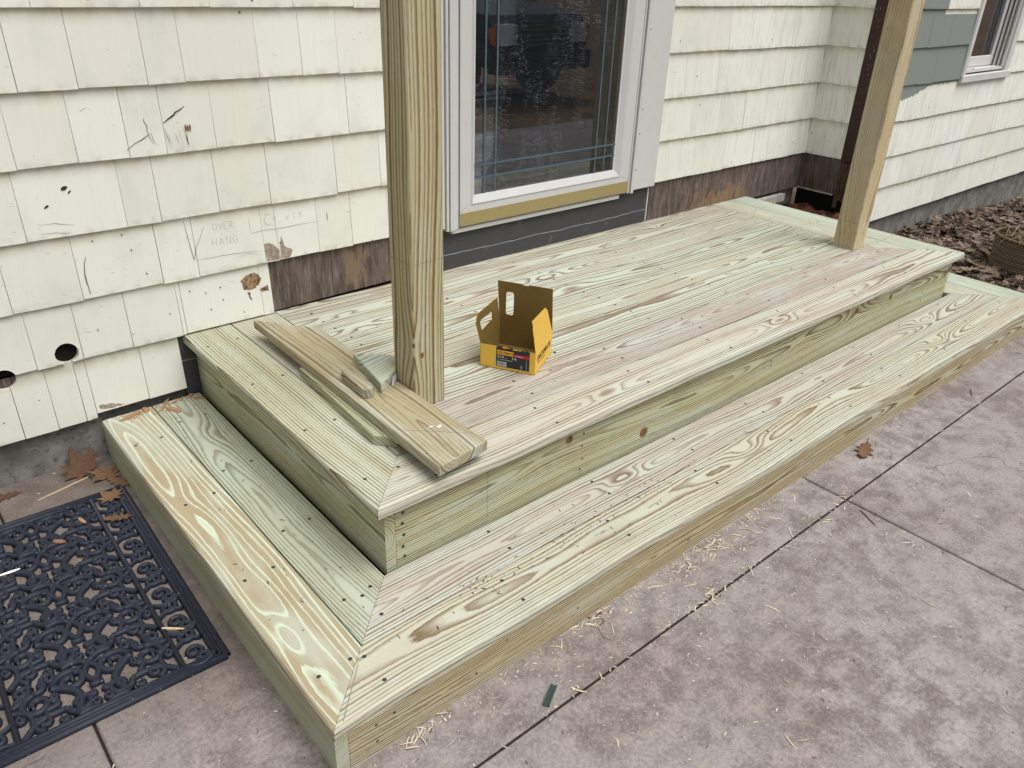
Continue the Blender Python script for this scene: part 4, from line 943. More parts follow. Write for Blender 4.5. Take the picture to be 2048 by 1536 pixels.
# back flap (lid) with hand slot
def rrect(c, e1, e2, a, b, r, k=4):
    out = []
    for sx, sy, t0_ in ((1, 1, 0), (-1, 1, 90), (-1, -1, 180), (1, -1, 270)):
        for i in range(k+1):
            t = math.radians(t0_+90*i/k); out.append(c+e1*(sx*(a-r)+r*math.cos(t))+e2*(sy*(b-r)+r*math.sin(t)))
    return out
eb = (C_-Dd).normalized()
TLb = V((26.88, -23.16, 19.79)); TRb = V((29.98, -28.58, 19.75))
m = MB(); cc = V((27.61, -24.44, 17.3))
back = [at(Dd, zt0), at(C_, zt0), TRb, TRb.lerp(TLb, .42)+V((0, 0, .0)), TRb.lerp(TLb, .44)-Z*.13, TRb.lerp(TLb, .52)-Z*.13, TRb.lerp(TLb, .54), TLb]
panel(m, [V((p.x, p.y, p.z)) for p in back][::-1], nCD, .05, rrect(cc, -eb, Z, .45, 1.35, .28)[::-1])
m.build('box_flap', M_card, bx)
m = MB()   # crease shade down the lid, a shallow ridge
box(m, 0, .001, 0, .001, 0, .001) if False else None
el = (Dd-A).normalized()
def tl(p, k): # lean outward
    q = V(p); return q
lf = [at(A, zt0), at(Dd, zt0), V((26.0, -24.05, 18.26)), V((21.2, -26.78, 18.49)), V((20.95, -26.95, 18.1)), V((20.98, -26.9, 17.9)), V((20.78, -27.01, 17.69))]
lh = [V((22.3, -26.15, 16.15)), V((24.9, -24.67, 16.25)), V((24.75, -24.76, 17.15)), V((24.45, -24.93, 17.25)), V((21.95, -26.35, 17.45)), V((21.75, -26.46, 17.2))]
m = MB(); panel(m, lf[::-1], nDA, .05, lh[::-1]); m.build('box_flap', M_card, bx)
rf = [at(B, zt0), at(C_, zt0), V((28.0, -30.0, 18.3)), V((27.3, -30.36, 18.86)), V((23.6, -32.45, 19.0)), V((23.75, -32.37, 18.6)), V((23.95, -32.26, 18.25)), V((23.9, -32.29, 18.05))]
m = MB(); panel(m, rf, nBC, .05); m.build('box_flap', M_card, bx)
eAB = (B-A).normalized(); eBC = (C_-B).normalized()
def fr(u_, v_, off=.015): return at(A, zb0)+eAB*u_+Z*v_+nAB*off      # u from A to B (6.13), v up
def sd_(u_, v_, off=.015): return at(B, zb0)+eBC*u_+Z*v_+nBC*off
def quad(mb, fn, u0_, v0_, u1_, v1_, off, mi=0): mb.add([fn(u0_, v0_, off), fn(u1_, v0_, off), fn(u1_, v1_, off), fn(u0_, v1_, off)], [(0, 1, 2, 3)], mi)
m = MB()
top = [(1.8+i*.265, 2.50+random.uniform(-.08, .20)) for i in range(15)]
for (a, b), (c1, d1) in zip(top, top[1:]): m.add([fr(a, .32, .02), fr(c1, .32, .02), fr(c1, d1, .02), fr(a, b, .02)], [(0, 1, 2, 3)])
lab = m.build('box_label', plain('label_black', srgb(34, 36, 44), .35, .5), bx)
def sub(name, mbx, mat): o = mbx.build(name, mat); o.parent = lab; o.matrix_parent_inverse = Matrix.Translation(-V(lab.location)) @ Matrix.Identity(4); return o
m = MB()
for k in range(26): # torn plastic film along the rim
    a = random.uniform(1.7, 5.5); b = 2.42+random.uniform(-.08, .15); m.add([fr(a, b, .03), fr(a+random.uniform(.1, .35), b+random.uniform(0, .12), random.uniform(-.15, .12)), fr(a+random.uniform(0, .2), b+random.uniform(.08, .28), random.uniform(-.2, .1))], [(0, 1, 2)])
sub('torn_film', m, plain('black_film', srgb(26, 28, 36), .25, .6))
m = MB(); quad(m, fr, 1.92, 1.72, 3.75, 2.22, .03); sub('yellow_band', m, plain('label_yellow', srgb(236, 178, 50), .4, .4))
m = MB(); quad(m, fr, 3.85, 1.68, 5.5, 2.02, .03); sub('red_band', m, plain('label_red', srgb(190, 36, 50), .4, .4))
m = MB(); quad(m, fr, 1.92, .40, 2.98, .92, .03); sub('barcode_field', m, plain('label_white', srgb(214, 214, 220), .4, .4))
m = MB(); x_ = 1.98
while x_ < 2.92:
    w__ = random.choice((.02, .03, .05)); quad(m, fr, x_, .48, x_+w__, .88, .036); x_ += w__+random.choice((.02, .03, .04))
sub('barcode', m, M_dark)
m = MB(); quad(m, fr, 5.18, .4, 5.21, 1.62, .034); quad(m, fr, 4.60, .45, 4.68, .85, .034); sub('white_rule', m, plain('label_rule', srgb(180, 190, 196), .4, .4))
def text(body, fn, u_, v_, h, mat, name, parent, off=.04, wide=1.0, bold=0.0):
    cu_ = bpy.data.curves.new('t', 'FONT'); cu_.body = body; cu_.size = h/.7; cu_.offset = bold
    to = bpy.data.objects.new('t', cu_); scn.collection.objects.link(to); bpy.context.view_layer.update()
    me = bpy.data.meshes.new_from_object(to.evaluated_get(bpy.context.evaluated_depsgraph_get())); bpy.data.objects.remove(to)
    m = MB(); m.add([fn(u_+v.co.x*wide, v_+v.co.y, off) for v in me.vertices], [list(p.vertices) for p in me.polygons])
    o = m.build(name, mat)
    o.parent = parent
    if parent is bx: o.matrix_parent_inverse = Matrix.Translation(-V(bx.location))
    return o
M_ink = plain('ink_black', srgb(36, 30, 24), .5, .3); M_wh = plain('ink_white', srgb(226, 228, 232), .5, .3)
text('DECKMATE', fr, 1.98, 1.84, .26, M_ink, 'lettering', lab, wide=.92, bold=.006); text('2-1/2', fr, 1.98, 1.36, .24, M_wh, 'lettering', lab, wide=1.0, bold=.004); text('in.', fr, 2.88, 1.36, .13, M_wh, 'lettering', lab)
text('5 lb', fr, 3.58, 1.36, .24, M_wh, 'lettering', lab, bold=.004); text('EXTERIOR', fr, 3.95, 1.78, .13, M_wh, 'lettering', lab); text('FLAT HEAD WOOD SCREWS', fr, 1.98, 1.12, .09, M_wh, 'lettering', lab)
text('DECKMATE', sd_, .65, 1.35, .60, M_ink, 'lettering', bx, wide=1.02, bold=.012); text('DECK SCREWS', sd_, 1.0, .9, .24, M_ink, 'lettering', bx)
# ================================================================ DOOR MAT
mat = tag(empty('door_mat', (-20, -21.5, 0)), 'black rubber scrollwork door mat on the patio left of the steps', 'door mat')
def tube(mb, pts, rad, h=.42, closed=False, mi=0):
    """rubber bar: rounded-top section along a polyline lying flat"""
    n = len(pts); secs = []
    sec = [(-1, 0), (-1, .55), (-.55, .9), (0, 1), (.55, .9), (1, .55), (1, 0)]
    for i in range(n):
        if closed: a, b = pts[i-1], pts[(i+1) % n]
        else: a, b = pts[max(0, i-1)], pts[min(n-1, i+1)]
        t = V((b[0]-a[0], b[1]-a[1])); t = t.normalized() if t.length > 1e-6 else V((1, 0)); s = V((-t.y, t.x))
        rr_ = rad[i] if isinstance(rad, list) else rad
        rr_ *= 1.5
        secs.append([V((pts[i][0]+s.x*rr_*u_, pts[i][1]+s.y*rr_*u_, h*v_)) for u_, v_ in sec])
    k = len(sec); vs = [v for q in secs for v in q]; fs = []
    for i in range(n if closed else n-1):
        j = (i+1) % n
        for q in range(k-1): fs.append((i*k+q, i*k+q+1, j*k+q+1, j*k+q))
    if not closed: fs += [tuple(range(k)), tuple(range((n-1)*k, n*k))[::-1]]
    mb.add(vs, fs, mi, None, True)
MX0, MX1, MY0, MY1 = -29.2, 0.0, -14.55, 14.55   # filled below in mat space: x across (-9.1..9.1), y along (-14.5..14.5)
ma = math.radians(-1.3)
HX, HY = 9.1, 14.55
def mt(x, y): # mat space -> world ; right edge from (-10.8,-7.2) to (-11.4,-36.2)
    cxm, cym = -20.2, -21.65
    return (cxm+x*math.cos(ma)-y*math.sin(ma), cym+x*math.sin(ma)+y*math.cos(ma))
def mtube(mb, pts, rad, h=.40, closed=False): tube(mb, [mt(*p) for p in pts], rad, h, closed)
m = MB()
for off, rad, h in ((0.0, .20, .38), (.36, .13, .34), (.66, .16, .42)):
    x_, y_ = HX-off-.2, HY-off-.2
    for a, b in (((-x_, -y_), (x_, -y_)), ((x_, -y_), (x_, y_)), ((x_, y_), (-x_, y_)), ((-x_, y_), (-x_, -y_))): mtube(m, [a, b], rad, h)
    for a in ((-x_, -y_), (x_, -y_), (x_, y_), (-x_, y_)): pass
m.build('mat_frame', M_rub, mat)
def spiral(cx, cy, r, turns, a0, dirn, r_end=.25, n=22):
    out = []
    for i in range(n+1):
        t = i/n; rr_ = r*(1-t)+r*r_end*t; a = a0+dirn*turns*2*math.pi*t; out.append((cx+rr_*math.cos(a), cy+rr_*math.sin(a)))
    return out
def scroll(mb, cx, cy, r, a0, dirn, turns=1.2, rad=.17, h=.42):
    p = spiral(cx, cy, r, turns, a0, dirn); mtube(mb, p, [rad*(1+.0*i) for i in range(len(p))], h)
    e = p[-1]
    mtube(mb, [(e[0]-.12, e[1]), (e[0], e[1]), (e[0]+.12, e[1])], rad*1.5, h*.98)
def scurve(mb, p0, p1, b, rad=.17, h=.42, n=14):
    out = []
    a = V(p0); c = V(p1); dd = c-a; nn = V((-dd.y, dd.x))
    for i in range(n+1):
        t = i/n; out.append(tuple(a+dd*t+nn*b*math.sin(2*math.pi*t)))
    mtube(mb, out, rad, h)
def carc(mb, p0, p1, b, rad=.17, h=.42, n=12):
    out = []; a = V(p0); c = V(p1); dd = c-a; nn = V((-dd.y, dd.x))
    for i in range(n+1): t = i/n; out.append(tuple(a+dd*t+nn*b*math.sin(math.pi*t)))
    mtube(mb, out, rad, h)
m = MB()
xi = HX-3.35
for s in (-1, 1): mtube(m, [(s*xi, -HY+.9), (s*xi, HY-.9)], .15, .46)
# border strips: chain of alternating scrolls
n_ = 13; pitch_ = (2*HY-2.2)/n_
for s in (-1, 1):
    for i in range(n_):
        y_ = -HY+1.1+pitch_*(i+.5); xc = s*(xi+1.15); up = 1 if i % 2 else -1
        scroll(m, xc, y_, .80, math.radians(90*up), -s*up, 1.15, .15)
        scroll(m, s*(xi+1.95), y_+pitch_*.42*up, .36, math.radians(180 if s > 0 else 0), s*up, .8, .12)
        carc(m, (s*(xi+.05), y_-pitch_/2), (s*(xi+2.2), y_-pitch_/2+.25*up), .22*up, .12)
        carc(m, (xc, y_+.80*up), (s*(xi+2.4), y_+pitch_/2*up), -.2*s, .13)
# centre field: two columns x rows of lyre scrolls, mirrored
rows = 5; ph_ = (2*HY-2.0)/rows
for rI in range(rows):
    yc = -HY+1.0+ph_*(rI+.5)
    for s in (-1, 1):
        scroll(m, s*1.55, yc+1.2, 1.25, math.radians(0 if s > 0 else 180), s, 1.35, .19, .45)
        scroll(m, s*1.35, yc-1.35, .95, math.radians(0 if s > 0 else 180), -s, 1.2, .17)
        scroll(m, s*4.0, yc+.3, 1.15, math.radians(90), -s, 1.3, .18)
        scroll(m, s*3.9, yc-1.75, .75, math.radians(-90), s, 1.15, .15)
        scroll(m, s*4.7, yc+2.0, .62, math.radians(180 if s > 0 else 0), -s, 1.1, .14)
        scroll(m, s*2.85, yc+2.35, .45, math.radians(90), s, .9, .13)
        carc(m, (s*2.8, yc+1.2), (s*1.9, yc-2.6), -.28*s, .20, .46); carc(m, (s*1.9, yc-2.6), (s*.15, yc-2.85), -.2*s, .17)
        carc(m, (s*2.3, yc-1.35), (s*5.5, yc-2.7), .18*s, .17); scurve(m, (s*4.0, yc+1.45), (s*2.6, yc+2.9), .16*s, .16)
        carc(m, (s*4.65, yc-1.75), (s*5.6, yc+.4), .22*s, .15); carc(m, (s*.25, yc-.1), (s*.25, yc+2.6), .28*s, .16)
        scurve(m, (s*2.95, yc-.1), (s*3.4, yc-1.2), .3, .15); carc(m, (s*5.65, yc+.9), (s*4.2, yc+2.9), .25*s, .15)
        scroll(m, s*.52, yc-2.05, .38, math.radians(90), s, .8, .12)
    mtube(m, [(-.5, yc-.15), (.5, yc-.15)], .16)
    for s in (-1, 1):
        for ax_, ay_, ar_, aa_ in ((2.9, .35, .42, 0), (5.2, -.6, .38, 90), (.9, 1.9, .36, 180), (2.6, -2.3, .34, 60), (5.1, 1.2, .36, 200), (3.3, 2.0, .36, 120), (.45, -1.0, .3, 30)): scroll(m, s*ax_, yc+ay_, ar_, math.radians(aa_ if s > 0 else 180-aa_), -s, .9, .12)
m.build('scrollwork', M_rub, mat)
# ================================================================ BASKET WITH DRY STRAW
bk = tag(empty('wicker_basket', (152.6, -38.5, -3.5)), 'round weathered wicker basket with dry straw hanging over its rim, on the leaf covered bed', 'basket')
g = NG('wicker'); x, y, z = g.sep(g.att('bc'))[:3]
ang_, hh = x, y
wv = g.m_('SINE', g.m_('ADD', g.m_('MULTIPLY', ang_, 46), g.m_('MULTIPLY', g.m_('FLOOR', g.m_('MULTIPLY', hh, 2.6)), math.pi)))
row = g.m_('ABSOLUTE', g.m_('SINE', g.m_('MULTIPLY', hh, 2.6*math.pi)))
t_ = g.m_('MULTIPLY', row, g.m_('MULTIPLY_ADD', wv, .22, .75)); c = g.mix(g.mr(t_, .1, .7), srgb(70, 60, 48), srgb(168, 154, 130))
c = g.mix(g.m_('MULTIPLY', g.noise(g.pos(), .8, 4, .6), .5), c, srgb(98, 94, 80)); g.bump(t_, .25, 1.0); M_wick = g.fin(c, .85, .2)
m = MB(); n = 48; rows_ = 30; cB = V((152.6, -38.5, 0)); zB = -3.6; RB = 7.0; HB = 9.4
vs = []; bc = []
for j in range(rows_+1):
    t = j/rows_; rr_ = RB*(.86+.14*math.sin(t*1.7)); z = zB+HB*t
    for i in range(n):
        a = 2*math.pi*i/n; wob = .13*math.sin(a*24+(j % 2)*math.pi)+.05*math.sin(j*1.7)
        vs.append((cB.x+(rr_+wob)*math.cos(a), cB.y+(rr_+wob)*math.sin(a), z)); bc.append((a, z, 0))
fs = [(j*n+i, j*n+(i+1) % n, (j+1)*n+(i+1) % n, (j+1)*n+i) for j in range(rows_) for i in range(n)]
m.add(vs, fs, 0, dict(bc=bc), False)
m.build('basket_wall', M_wick, bk)
m = MB()
for ring in range(2):
    pts = [(cB.x+(RB-.02)*math.cos(2*math.pi*i/60), cB.y+(RB-.02)*math.sin(2*math.pi*i/60), zB+HB+.15*math.sin(i*2.1+ring*3)) for i in range(60)]
    vs = []
    for i, p in enumerate(pts):
        a = 2*math.pi*i/60; e = V((math.cos(a), math.sin(a), 0))
        for q in range(8): t = 2*math.pi*q/8; vs.append(V(p)+e*.32*math.cos(t)+Z*.32*math.sin(t))
    m.add(vs, [(i*8+q, ((i+1) % 60)*8+q, ((i+1) % 60)*8+(q+1) % 8, i*8+(q+1) % 8) for i in range(60) for q in range(8)], 0, dict(bc=[(2*math.pi*(i//8)/60, i*.3, 0) for i in range(480)]), True)
m.build('basket_rim', M_wick, bk)
m = MB(); vs = [(cB.x, cB.y, zB+HB-1.2)]+[(cB.x+(RB-.2)*math.cos(2*math.pi*i/24), cB.y+(RB-.2)*math.sin(2*math.pi*i/24), zB+HB-1.6) for i in range(24)]
m.add(vs, [(0, 1+i, 1+(i+1) % 24) for i in range(24)]); m.build('basket_soil', M_soil, bk)
def blade(mb, pts, wd, seed=None):
    n = len(pts); L = []; R_ = []
    for i, p in enumerate(pts):
        a = V(pts[max(0, i-1)]); b = V(pts[min(n-1, i+1)]); t = (b-a).normalized(); s = t.cross(Z); s = s.normalized() if s.length > .01 else X
        ww = wd*(1-.8*i/(n-1))/2; L.append(V(p)+s*ww); R_.append(V(p)-s*ww+Z*.02)
    sd = seed if seed is not None else random.uniform(0, 9)
    mb.add(L+R_, [(i, i+1, n+i+1, n+i) for i in range(n-1)], 0, dict(bc=(0, 0, sd)))
m = MB()
for k in range(150):
    a = random.uniform(0, 2*math.pi); r1 = random.uniform(0, RB-.8); p = V((cB.x+r1*math.cos(a), cB.y+r1*math.sin(a), zB+HB-1+random.uniform(0, .9)))
    dr_ = random.uniform(0, 2*math.pi); ln = random.uniform(3, 8); pts = []
    for i in range(7):
        t = i/6; q = p+V((math.cos(dr_), math.sin(dr_), 0))*ln*t+Z*(1.3*math.sin(t*2.6)); pts.append(q)
    blade(m, pts, random.uniform(.12, .26))
for a, dz in ((205, 7), (212, 8.5), (198, 5), (220, 3), (235, 4)):   # strands hanging over the rim on the camera side
    a = math.radians(a); e = V((math.cos(a), math.sin(a), 0)); p = V((cB.x, cB.y, zB+HB+.35))+e*(RB-1); pts = [p]
    for i in range(1, 8): t = i/7; pts.append(p+e*(1.2+1.3*t)+V((-.4*t, .3*math.sin(t*3), 0))-Z*(dz*t**1.4))
    blade(m, pts, .24)
m.build('dry_straw', M_straw, bk)
# ================================================================ LEAVES
def leaf_outline(kind, s):
    if kind == 'maple':
        A_ = [(0, -.9), (.12, -.35), (.55, -.5), (.42, -.2), (.95, -.05), (.62, .12), (.8, .55), (.38, .38), (.25, .6), (0, 1.05)]
    else:
        A_ = [(0, -1.1), (.07, -.75), (.3, -.6), (.14, -.42), (.5, -.15), (.2, -.02), (.55, .35), (.2, .42), (.28, .75), (0, 1.05)]
    pts = A_+[(-x, y) for x, y in A_[::-1][1:-1]]
    return [(x*s, y*s) for x, y in pts]
def add_leaf(mb, c, s, rot, kind='maple', curl=.25, tilt=(0, 0), seed=None, lift=.05):
    ol = leaf_outline(kind, s); ca, sa = math.cos(rot), math.sin(rot); vs = []
    P_ = [(0, 0)]+[(x*.5, y*.5) for x, y in ol]+ol; n = len(ol)
    f1, f2 = random.uniform(0, 6), random.uniform(1.5, 3)
    for x, y in P_:
        r_ = math.hypot(x, y)/s; z = lift+curl*s*(r_**2)*(.55+.45*math.sin(math.atan2(y, x)*f2/1.5+f1))+x*tilt[0]+y*tilt[1]
        vs.append(V(c)+V((x*ca-y*sa, x*sa+y*ca, max(z, .01) if tilt == (0, 0) else z)))
    fs = [(0, 1+i, 1+(i+1) % n) for i in range(n)]+[(1+i, 1+n+i, 1+n+(i+1) % n, 1+(i+1) % n) for i in range(n)]
    mb.add(vs, fs, 0, dict(bc=(0, 0, random.uniform(0, 20) if seed is None else seed)), False)
def leaf_thing(c, s, rot, kind, label, curl=.22, tilt=(0, 0), lift=.05):
    m = MB(); add_leaf(m, c, s, rot, kind, curl, tilt, lift=lift)
    ribbon(m, [V(c)+V((math.sin(rot)*s*.8, -math.cos(rot)*s*.8, lift+.05)), V(c)+V((math.sin(rot)*s*1.5, -math.cos(rot)*s*1.5, lift))], .07, side=Z)
    tag(m.build('dry_leaf', M_leaf, None, origin=c), label, 'leaf')
leaf_thing((-12.3, -8.9, .42), 1.55, .5, 'maple', 'flat brown maple leaf lying on the far right corner of the door mat', .10)
leaf_thing((-12.9, -13.0, .42), 1.35, 1.1, 'oak', 'small curled brown leaf hanging down on the scrollwork of the mat', .35)
leaf_thing((-13.2, -2.2, .1), 2.3, .2, 'maple', 'curled orange brown leaf standing against the foundation', .5, (.25, .55), .6)
leaf_thing((-11.4, -3.9, .05), 1.9, 2.2, 'maple', 'crumpled tan leaf between the mat and the foundation', .45)
leaf_thing((-10.9, -6.0, .05), 1.6, 3.6, 'oak', 'dull brown leaf tucked between the mat corner and the step', .3)
leaf_thing((-20.6, -1.9, .05), 1.5, 1.4, 'oak', 'orange leaf at the left against the foundation', .2)
leaf_thing((59.9, -52.9, .05), 2.2, 1.9, 'oak', 'brown oak leaf on the patio against the front of the step', .25)
leaf_thing((-9.4, -34.2, .04), .8, 1.9, 'maple', 'tiny rust coloured leaf scrap beside the left side of the step', .3)
leaf_thing((-8.7, -47.4, .04), .6, .9, 'maple', 'tiny orange leaf scrap on the patio below the mat', .3)
m = MB()
for k in range(5200):
    x_ = random.uniform(110, 330); y_ = random.uniform(-49.5, -12.3)
    if (V((x_, y_))-cB.xy).length < RB+.3: continue
    if x_ < 121 and y_ < -2 and y_ < -14: continue
    s_ = random.uniform(.7, 1.7); add_leaf(m, (x_, y_, mound(x_, y_)+random.uniform(.1, .9)), s_, random.uniform(0, 6.28), random.choice(('maple', 'oak')), random.uniform(.1, .6), (random.uniform(-.3, .3), random.uniform(-.3, .3)), lift=.2)
for k in range(500):
    x_ = random.uniform(122, 330); y_ = random.uniform(-49, -12.5); a = random.uniform(0, 6.28); z_ = mound(x_, y_)+.5; ln = random.uniform(1.5, 4)
    blade(m, [(x_+math.cos(a)*ln*t, y_+math.sin(a)*ln*t, z_+.5*math.sin(3*t)) for t in (0, .33, .66, 1)], .12, random.uniform(0, 9))
tag(m.build('leaf_litter', M_litter), 'thick layer of dead brown leaves over the soil bed', 'leaf litter', kind='stuff')
# ================================================================ SHAVINGS AND CRUMBS
def chip(mb, x, y, z, ln, wd, a, curl):
    pts = [(-.5, 0), (-.17, curl*.6), (.17, curl*.6), (.5, 0)]; ca, sa = math.cos(a), math.sin(a); vs = []
    bend = random.uniform(-.25, .25)*ln
    for s in (-1, 1):
        for (t, h) in pts:
            xx = t*ln; yy = s*wd/2*(1 if abs(t) < .4 else .5)+bend*(t*t*4-.3)*.4; vs.append((x+xx*ca-yy*sa, y+xx*sa+yy*ca, z+h+.03+(.02 if s > 0 else 0)))
    mb.add(vs, [(i, i+1, 5+i, 4+i) for i in range(3)], 0, dict(bc=(0, 0, random.uniform(0, 20))))
m = MB()
for k in range(1000):
    u_ = random.random()
    if u_ < .34: x_ = random.choice((random.gauss(15, 9), random.gauss(32, 8), random.uniform(-9, 70))); y_ = -51.45-abs(random.gauss(0, 1.5))
    elif u_ < .56: x_ = random.choice((random.gauss(26, 14), random.uniform(-10, 90))); y_ = -56.6+random.gauss(0, .45)
    elif u_ < .80: x_ = random.gauss(30, 20); y_ = random.gauss(-62, 7)
    elif u_ < .88: x_ = random.uniform(-28, -9); y_ = random.uniform(-55, 0)
    else: x_ = random.uniform(-25, 120); y_ = random.uniform(-82, -53)
    if y_ > -51.4 and x_ > -10.2: continue
    big = random.random() < .05
    chip(m, x_, y_, 0.0, random.uniform(.7, 1.7) if big else random.uniform(.06, .42), random.uniform(.06, .12) if big else random.uniform(.03, .10), random.uniform(0, 6.28), random.uniform(.0, .1))
for (cx_, cy_, n_, sp_) in ((15.5, -52.0, 12, .8), (-3.0, -51.9, 22, .7), (29.5, -52.3, 26, 1.3), (33, -53.4, 14, 1.2), (25, -56.7, 18, .8), (49, -56.6, 8, .6)):
    for k in range(n_): chip(m, cx_+random.gauss(0, sp_*1.6), min(-51.5, cy_+random.gauss(0, sp_*.5)) if cy_ > -54 else cy_+random.gauss(0, sp_*.6), random.uniform(0, .12), random.uniform(.15, 1.1), random.uniform(.04, .11), random.gauss(.1, .8), random.uniform(0, .12))
tag(m.build('wood_shavings', M_shav), 'pale pine shavings and splinters scattered over the patio', 'shavings', kind='stuff')
m = MB()
for k in range(420):
    u_ = random.random()
    if u_ < .5: x_, y_, z_ = random.uniform(-30, 120), random.uniform(-82, -51.6), 0
    elif u_ < .62: x_, y_, z_ = random.uniform(-28, -10.5), random.uniform(-50, -1), 0
    elif u_ < .8: x_, y_, z_ = random.uniform(-3, 60), random.gauss(-46.8, 1.6), H1
    elif u_ < .9: x_, y_, z_ = random.uniform(-9, 0), random.uniform(-45, -2), H1
    else: x_, y_, z_ = random.uniform(12, 100), random.uniform(-35, -2), H2
    if z_ == H1 and (y_ > -D_-.2 and x_ > .4): continue
    chip(m, x_, y_, z_, random.uniform(.08, .5), random.uniform(.04, .09), random.uniform(0, 6.28), random.uniform(0, .05))
for (cx_, cy_) in ((6.5, -46.0), (16, -46.7), (28, -45.9), (20, -46.3)):
    for k in range(16): chip(m, cx_+random.gauss(0, 1.3), cy_+random.gauss(0, .5), H1, random.uniform(.06, .3), random.uniform(.05, .12), random.uniform(0, 6.28), .02)
tag(m.build('bark_crumbs', M_bark), 'tiny dark crumbs and twigs scattered over patio and steps', 'crumbs', kind='stuff')
# splinters of rotten wood on the lower step by the wall
M_spl = plain('rotten_splinter', srgb(158, 124, 94), .85, .2, nscale=3, namt=.25)
SP = [(-7.2, -1.7, 2.6, .55, .25, 'long orange splinter at the outer end of the pile on the step'), (-5.6, -1.2, 1.3, .5, 1.4, 'stubby splinter standing beside the seam of the step boards'), (-3.6, -1.4, 3.2, .3, .85, 'thin slanting splinter leaning to the wall above the step'),
      (-3.2, -3.0, 2.2, .5, 1.9, 'dark brown splinter lying farthest from the wall'), (-2.2, -1.2, 2.4, .2, .35, 'thin pale sliver close under the shingles'), (-.5, -1.0, 1.2, .45, .6, 'curled chip nearest to the black gap'), (.1, -2.2, 1.4, .35, 2.3, 'small splinter at the inner edge of the step')]
for (x_, y_, ln, wd, a, lb) in SP:
    m = MB(); ca, sa = math.cos(a), math.sin(a); h = wd*.45; vs = []
    for t, sc_ in ((-.5, .5), (-.2, 1), (.2, .85), (.5, .3)):
        for s, v_ in ((-1, 0), (-.8, 1), (.7, .8), (1, 0)):
            xx, yy = t*ln, s*wd*.7*sc_+.1*math.sin(t*5); vs.append((x_+xx*ca-yy*sa, y_+xx*sa+yy*ca, H1+.01+h*v_*sc_+(.25*max(0, t) if ln > 3 else 0)))
    fs = [(j*4+i, j*4+(i+1) % 4, (j+1)*4+(i+1) % 4, (j+1)*4+i) for j in range(3) for i in range(4)]+[(3, 2, 1, 0), (12, 13, 14, 15)]
    m.add(vs, fs); tag(m.build('wood_splinter', M_spl, None, origin=(x_, y_, H1)), lb, 'splinter', 'rotten wood splinters on the lower step')
m = MB()
for k in range(60): chip(m, random.uniform(-8.5, .3), -1.0-abs(random.gauss(0, 1.4)), H1, random.uniform(.1, .6), random.uniform(.05, .2), random.uniform(0, 6.28), .06)
tag(m.build('rotten_crumbs', M_spl), 'orange brown crumbs of rotten wood on the step by the wall', 'crumbs', kind='stuff')
# green plastic clip on the patio
m = MB(); a = V((5.1, -56.0, 0)); b = V((6.95, -54.95, 0)); e = (b-a).normalized(); s = V((-e.y, e.x, 0)); 
for o1, o2, h0, h1 in ((-.24, .24, .05, .10), (-.24, -.16, .05, .30), (.16, .24, .05, .30)):
    p = [a+s*o1, b+s*o1, b+s*o2, a+s*o2]; m.add([q+Z*h0 for q in p]+[q+Z*h1 for q in p], BOXF)
tag(m.build('plastic_clip', plain('green_plastic', srgb(52, 74, 68), .35, .5), None, origin=a), 'small dark green plastic channel lying on the patio joint', 'plastic piece')
# stick of lath, white chip, wood end on mat, ring
def stick(a, b, wd, h, mat_, label, cat='stick', name='stick'):
    a = V(a); b = V(b); e = (b-a).normalized(); s = e.cross(Z).normalized(); m = MB(); vs = []
    for p, f_ in ((a, .6), (a.lerp(b, .35), 1), (a.lerp(b, .7), .9), (b, .4)):
        for u_, v_ in ((-1, 0), (-.8, 1), (.8, 1), (1, 0)): vs.append(p+s*wd/2*u_*f_+Z*h*v_)
    m.add(vs, [(j*4+i, j*4+(i+1) % 4, (j+1)*4+(i+1) % 4, (j+1)*4+i) for j in range(3) for i in range(4)]+[(3, 2, 1, 0), (12, 13, 14, 15)])
    tag(m.build(name, mat_, None, origin=a), label, cat)
M_st = plain('stick_tan', srgb(176, 152, 124), .8, .2, nscale=2, namt=.2); M_tw = plain('twig_brown', srgb(74, 60, 50), .9, .1); M_whc = plain('white_chip', srgb(226, 224, 220), .7, .2)
stick((-18.2, -4.6, .02), (-12.2, -3.2, .1), .22, .12, M_st, 'thin tan stick lying along the foundation behind the mat', 'stick')
stick((-23.6, -15.2, .45), (-22.0, -15.3, .45), .3, .06, M_whc, 'white wood chip at the left edge of the mat', 'wood chip', 'wood_chip')
stick((-17.0, -7.0, .02), (-16.2, -7.3, .02), .5, .1, M_whc, 'white paint flake behind the mat', 'paint flake', 'paint_flake')
stick((-14.7, -30.4, .45), (-13.3, -31.6, .45), .22, .08, M_shav, 'pale shaving caught on the near right corner of the mat', 'shaving', 'wood_shaving')
stick((-15.9, -10.8, .45), (-15.6, -12.0, .45), .4, .1, M_spl, 'tan wood crumb on the far half of the mat', 'wood chip', 'wood_chip')
stick((-18.7, -13.0, .45), (-17.9, -13.8, .45), .55, .1, plain('pinkish_chip', srgb(132, 96, 84), .8, .2), 'reddish brown chip in the middle of the mat', 'wood chip', 'wood_chip')
stick((48.2, -58.6, .02), (46.9, -60.9, .02), .09, .07, M_tw, 'straight dark twig beside the crossing of the joints', 'twig', 'twig')
stick((87.0, -54.2, .02), (85.0, -55.2, .02), .12, .08, M_tw, 'short dark twig near the far end of the step', 'twig', 'twig')
